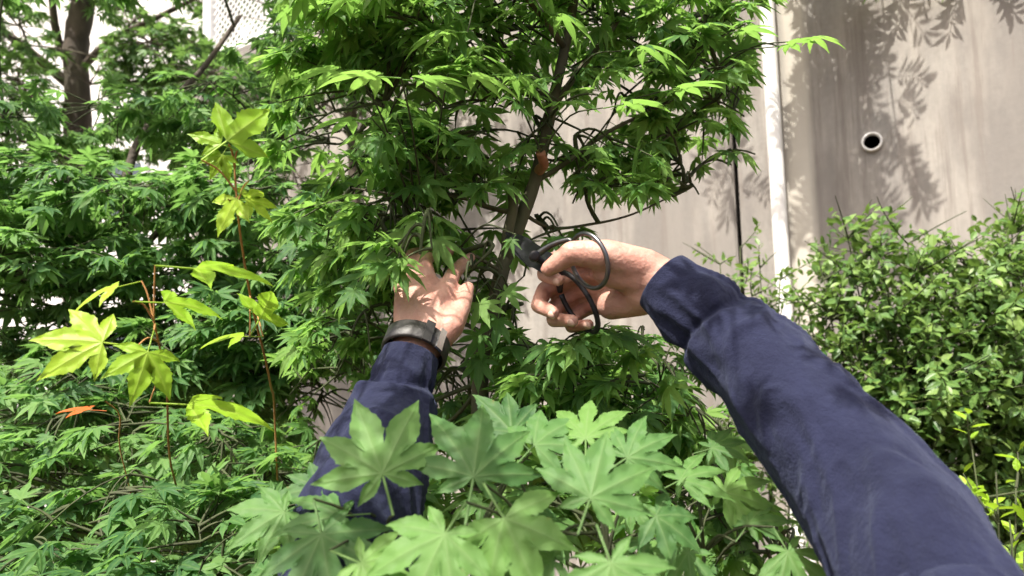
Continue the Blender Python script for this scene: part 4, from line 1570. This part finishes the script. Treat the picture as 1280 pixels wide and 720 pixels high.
    for sx in (-1, 1):
        C(V, F, [hc + Vector((sx * .086, 0, 0)), hc + Vector((sx * .088, -.005, -.04))], (.012, .01))
        C(V, F, [hc + Vector((sx * .032, .074, -.002)), hc + Vector((sx * .034, .074, -.002))], (.014, .014))
    nail_jobs = []
    for fs in (fing_r, fing):
        for k, pts in fs.items():
            nail_jobs.append(([at(*p) for p in pts], fr[k][3]))
    body = link('body', remesh('body', V, F, .003, 5), root, M['skin'])

    for pts, r_ in nail_jobs:
        d2 = (pts[3] - pts[2]).normalized()
        dor = -((pts[1] - pts[3]) - d2 * (pts[1] - pts[3]).dot(d2))
        dor = (dor if dor.length > 1e-5 else d2.orthogonal()).normalized()
        # the back of the finger lies on the outside of the curl
        side = d2.cross(dor)
        bm = bmesh.new()
        bmesh.ops.create_uvsphere(bm, u_segments=14, v_segments=8, radius=1)
        cN = pts[3] + d2 * r_ * .15 + dor * r_ * .62
        for v in bm.verts:
            v.co = cN + d2 * v.co.x * .0058 + side * v.co.y * .0052 + dor * (v.co.z * .0026 - .0012 * v.co.y ** 2)
        nm_ = bpy.data.meshes.new('fingernail')
        bm.to_mesh(nm_)
        bm.free()
        link('fingernail', nm_, root, M['nail'])
    # hair
    HV, HF = [], []
    C(HV, HF, [hc + Vector((0, -.015, .045)), hc + Vector((0, -.03, -.03))], (.09, .08))
    link('hair', remesh('hair', HV, HF, .006, 2), root, M['hair'])

    # shirt sleeves
    def sleeve(path, rads, seed, cuff):
        ln = smooth_line(path, 30)
        n = len(ln)
        rr = np.interp(np.linspace(0, 1, n), np.linspace(0, 1, len(rads)), rads)
        sv, sf = [], []
        seg = 128
        view = Vector((0, -1, .4)).normalized()
        s = 0.0
        for i, p in enumerate(ln):
            t = (ln[min(i + 1, n - 1)] - ln[max(i - 1, 0)]).normalized()
            u = (view - t * view.dot(t)).normalized()
            w = t.cross(u)
            if i:
                s += (p - ln[i - 1]).length
            for k in range(seg):
                an = 2 * math.pi * k / seg
                h = Vector((math.cos(an), math.sin(an), 0))
                # wrinkles: rings that run obliquely and fade in and out
                q = Vector((h.x * .9 + seed, h.y * .9, s * 9))
                fold = noise.noise(q) * .9
                obl = math.sin(s * 95 + math.sin(an + seed) * 2.2 + 3.0 * noise.noise(Vector((h.x + seed, h.y, s * 5))))
                amp = max(0, noise.noise(Vector((h.x * 1.2, h.y * 1.2 + seed, s * 7 + 4)))) * 2.2
                fine = noise.noise(Vector((h.x * 3, h.y * 3, s * 38 + seed)))
                rg = Vector((h.x * 1.1 + seed * 2, h.y * 1.1, s * 17 + h.x * 1.6))
                ridge = math.exp(-(noise.noise(rg) * 6.0) ** 2)
                rg2 = Vector((h.x * 1.5, h.y * 1.5 + seed, s * 30 - h.y * 2.2))
                ridge2 = math.exp(-(noise.noise(rg2) * 6.5) ** 2) * max(0.0, .3 + 1.4 * noise.noise(Vector((h.x, h.y, s * 6 + 9))))
                r = rr[i] + (.0055 * fold + .0032 * obl * amp + .0007 * fine + .0042 * ridge + .002 * ridge2 - .002) * min(1, s / .035)
                # cuff hem, then the fold where the shirt bunches behind the cuff
                if s < cuff:
                    r += .0012 * (s > .012) * 0
                e = (s - cuff - .006 * math.sin(an * 2 + seed)) / .007
                r += .0065 / (1 + math.exp(-max(-30, min(30, e * 3)))) - .0035 * math.exp(-(e + 1.0) ** 2)
                sv.append(p + (u * math.cos(an) + w * math.sin(an)) * r)
            for k in range(seg) if i else []:
                a = (i - 1) * seg + k
                b = (i - 1) * seg + (k + 1) % seg
                sf.append((a, b, b + seg, a + seg))
        # hem turned in
        base = len(sv)
        t = (ln[1] - ln[0]).normalized()
        for k in range(seg):
            sv.append(ln[0] + (sv[k] - ln[0]) * .93 - t * .0012)
        b2 = len(sv)
        for k in range(seg):
            sv.append(ln[0] + (sv[k] - ln[0]) * .88 + t * .03)
        for k in range(seg):
            j = (k + 1) % seg
            sf.append((k, base + k, base + j, j))
            sf.append((base + k, b2 + k, b2 + j, base + j))
        return sv, sf
    allv, allf = [], []

    def addm(v, f):
        o = len(allv)
        allv.extend(v)
        allf.extend([tuple(i + o for i in q) for q in f])
    addm(*sleeve([at(829, 353, .685), at(868, 384, .665), at(915, 424, .64), at(1000, 518, .57), at(1085, 613, .51), at(1150, 715, .45), at(1200, 830, .40), RSH + Vector((0, .05, -.02)), RSH],
                 [.034, .0375, .0395, .0435, .0455, .048, .053, .062, .066], 2.3, .075))
    addm(*sleeve([at(513, 447, .735), at(502, 480, .715), at(490, 520, .69), at(462, 600, .62), at(440, 690, .57), at(432, 790, .52), LSH + Vector((0, .06, -.04)), LSH],
                 [.032, .035, .039, .045, .049, .053, .06, .066], 7.7, .05))
    # shirt body
    def loft(rows, seg=48):
        v, f = [], []
        for (c, rx, ry) in rows:
            for k in range(seg):
                an = 2 * math.pi * k / seg
                r_ = 1 + .02 * noise.noise(Vector((math.cos(an) * 2, math.sin(an) * 2, c[2] * 8)))
                v.append(Vector((c[0] + rx * math.cos(an) * r_, c[1] + ry * math.sin(an) * r_, c[2])))
        for i in range(len(rows) - 1):
            for k in range(seg):
                a, b = i * seg + k, i * seg + (k + 1) % seg
                f.append((a, b, b + seg, a + seg))
        return v, f
    addm(*loft([((0, y0 - .01, CAMZ - .18), .068, .066), ((0, y0 + .0, CAMZ - .22), .085, .08), ((0, y0 + .05, CAMZ - .245), .19, .1), ((0, y0 + .07, CAMZ - .29), .235, .125),
                ((0, y0 + .04, CAMZ - .4), .215, .15), ((0, y0 + .0, CAMZ - .55), .195, .14), ((0, y0 - .01, CAMZ - .72), .205, .14), ((0, y0 - .01, CAMZ - .84), .21, .145)]))
    for S in (RSH, LSH):
        cv, cf = [], []
        sx = 1 if S.x > 0 else -1
        chain(cv, cf, [S, Vector((sx * .14, y0 + .08, CAMZ - .27))], (.067, .095))
        addm(cv, cf)
    link('shirt', mesh_from('shirt', allv, allf), root, M['navy'])
    # trousers and boots
    tv, tf = loft([((0, y0 - .015, CAMZ - .76), .195, .13), ((0, y0 - .02, CAMZ - .9), .205, .14), ((0, y0 - .02, CAMZ - .98), .19, .13)])
    for sx in (-1, 1):
        o = len(tv)
        v, f = loft([((sx * .09, y0 - .02, CAMZ - .86), .1, .12), ((sx * .11, y0, .48), .075, .085), ((sx * .12, y0 - .03, .1), .07, .075), ((sx * .12, y0 - .03, .06), .075, .08)])
        tv += v
        tf += [tuple(i + o for i in q) for q in f]
    link('trousers', mesh_from('trousers', tv, tf), root, M['trousers'])
    for sx in (-1, 1):
        bv, bf = [], []
        chain(bv, bf, [Vector((sx * .12, y0 - .04, .14)), Vector((sx * .12, y0 - .04, .06)), Vector((sx * .145, y0 + .13, .045))], (.055, .058, .045))
        link('boot', remesh('boot', bv, bf, .006, 2), root, M['boot'])


person()


# ------------------------------------------------------------------ wristwatch strap
def watch():
    c = at(520, 434, .742)
    ax = (LE - LW).normalized()
    view = (Vector((0, 0, CAMZ)) - c).normalized()
    u = (view - ax * view.dot(ax)).normalized()
    w = ax.cross(u)
    root = empty('wristwatch', c, 'black leather watch strap with silver clasp on the wrist above the navy sleeve', 'watch')
    N = 56
    prof = [(-.0125, .0), (-.0125, .0022), (-.011, .0036), (.011, .0036), (.0125, .0022), (.0125, .0)]
    V, F = [], []
    for k in range(N):
        an = 2 * math.pi * k / N
        rx, ry = .0272, .0332
        for (a_, h) in prof:
            V.append(c + ax * a_ + u * (math.cos(an) * (rx + h)) + w * (math.sin(an) * (ry + h)))
    L = len(prof)
    for k in range(N):
        for i in range(L - 1):
            j = (k + 1) % N
            F.append((k * L + i, j * L + i, j * L + i + 1, k * L + i + 1))
    link('strap', mesh_from('strap', V, F), root, M['leather'])
    # clasp frame and keeper on the viewer's right of the strap
    right = CR @ Vector((1, 0, 0))
    sg = 1 if w.dot(right) > 0 else -1
    for nm, a0, wid in (('clasp', .66, .0042), ('keeper', .2, .005)):
        an = sg * a0
        p = c + u * (math.cos(an) * .0314) + w * (math.sin(an) * .0374)
        tg = (-u * math.sin(an) * .030 + w * math.cos(an) * .0355).normalized()
        nr = ax.cross(tg).normalized()
        if nr.dot(p - c) < 0:
            nr = -nr
        V, F = [], []
        for (i, j, k2) in [(i, j, k2) for i in (-1, 1) for j in (-1, 1) for k2 in (-1, 1)]:
            V.append(p + tg * i * wid + ax * j * .0145 + nr * k2 * .0016)
        F = [(0, 1, 3, 2), (4, 6, 7, 5), (0, 4, 5, 1), (2, 3, 7, 6), (0, 2, 6, 4), (1, 5, 7, 3)]
        link(nm, mesh_from(nm, V, F), root, M['silver'] if nm == 'clasp' else M['leather'], smooth=False)


watch()


# ------------------------------------------------------------------ pruning shears
def shears():
    piv = at(668, 320, .715)
    root = empty('pruning_shears', piv, 'black garden scissors with large loop handles held in the right hand', 'scissors')
    right, upv, fwd = CR @ Vector((1, 0, 0)), CR @ Vector((0, 1, 0)), CR @ Vector((0, 0, -1))

    def loop(c, u, v, ru, rv, start, end, n=40):
        return [c + u * (math.cos(a) * ru) + v * (math.sin(a) * rv) for a in np.linspace(start, end, n)]
    # thumb loop
    u = (upv * .97 - right * .2).normalized()
    v = (right * .62 - fwd * .78).normalized()
    c = at(736, 326, .68)
    ring = loop(c, u, v, .0285, .0255, R(-60), R(282), 48)
    t = Tubes()
    t.add(smooth_line([ring[0], at(712, 300, .70), at(690, 306, .708), piv], 6), lerp_list([.0026, .003, .0042], 19), 10)
    t.add(ring, .0025, 10)
    link('handle', t.mesh('handle'), root, M['steel'])
    # finger loop
    u2 = (upv * .85 - right * .42).normalized()
    v2 = (right * .5 - fwd * .8).normalized()
    c2 = at(722, 378, .725)
    ring = loop(c2, u2, v2, .036, .024, R(-70), R(285), 48)
    t = Tubes()
    t.add(smooth_line([ring[0], at(700, 345, .735), at(684, 332, .725), piv + fwd * .006], 6), lerp_list([.0026, .003, .0042], 19), 10)
    t.add(ring, .003, 10)
    link('handle', t.mesh('handle'), root, M['darksteel'])
    # shanks and blades
    for nm, pts, off in (('blade', [(690, 338), (668, 320), (652, 305), (640, 296), (632, 291)], 0.0), ('blade', [(692, 328), (668, 322), (650, 309), (638, 301), (631, 297)], .0045)):
        V, F = [], []
        wd = [.008, .0125, .010, .006, .0008]
        P_ = [at(x, y, .712 + off + .03 * i) for i, (x, y) in enumerate(pts)]
        for i, p in enumerate(P_):
            tg = (P_[min(i + 1, 4)] - P_[max(i - 1, 0)]).normalized()
            sd = tg.cross(fwd).normalized()
            for a_, b_ in ((-1, -1), (1, -1), (1, 1), (-1, 1)):
                V.append(p + sd * a_ * wd[i] + fwd * b_ * .0019)
        for i in range(4):
            for k in range(4):
                F.append((i * 4 + k, i * 4 + (k + 1) % 4, i * 4 + 4 + (k + 1) % 4, i * 4 + 4 + k))
        F += [(3, 2, 1, 0), (16, 17, 18, 19)]
        link(nm, mesh_from(nm, V, F), root, M['darksteel'], smooth=False)
    t = Tubes()
    t.add([piv - fwd * .008, piv - fwd * .0075, piv - fwd * .006, piv + fwd * .012], [.003, .0055, .006, .006], 14)
    link('pivot_screw', t.mesh('pivot_screw'), root, M['darksteel'])


shears()
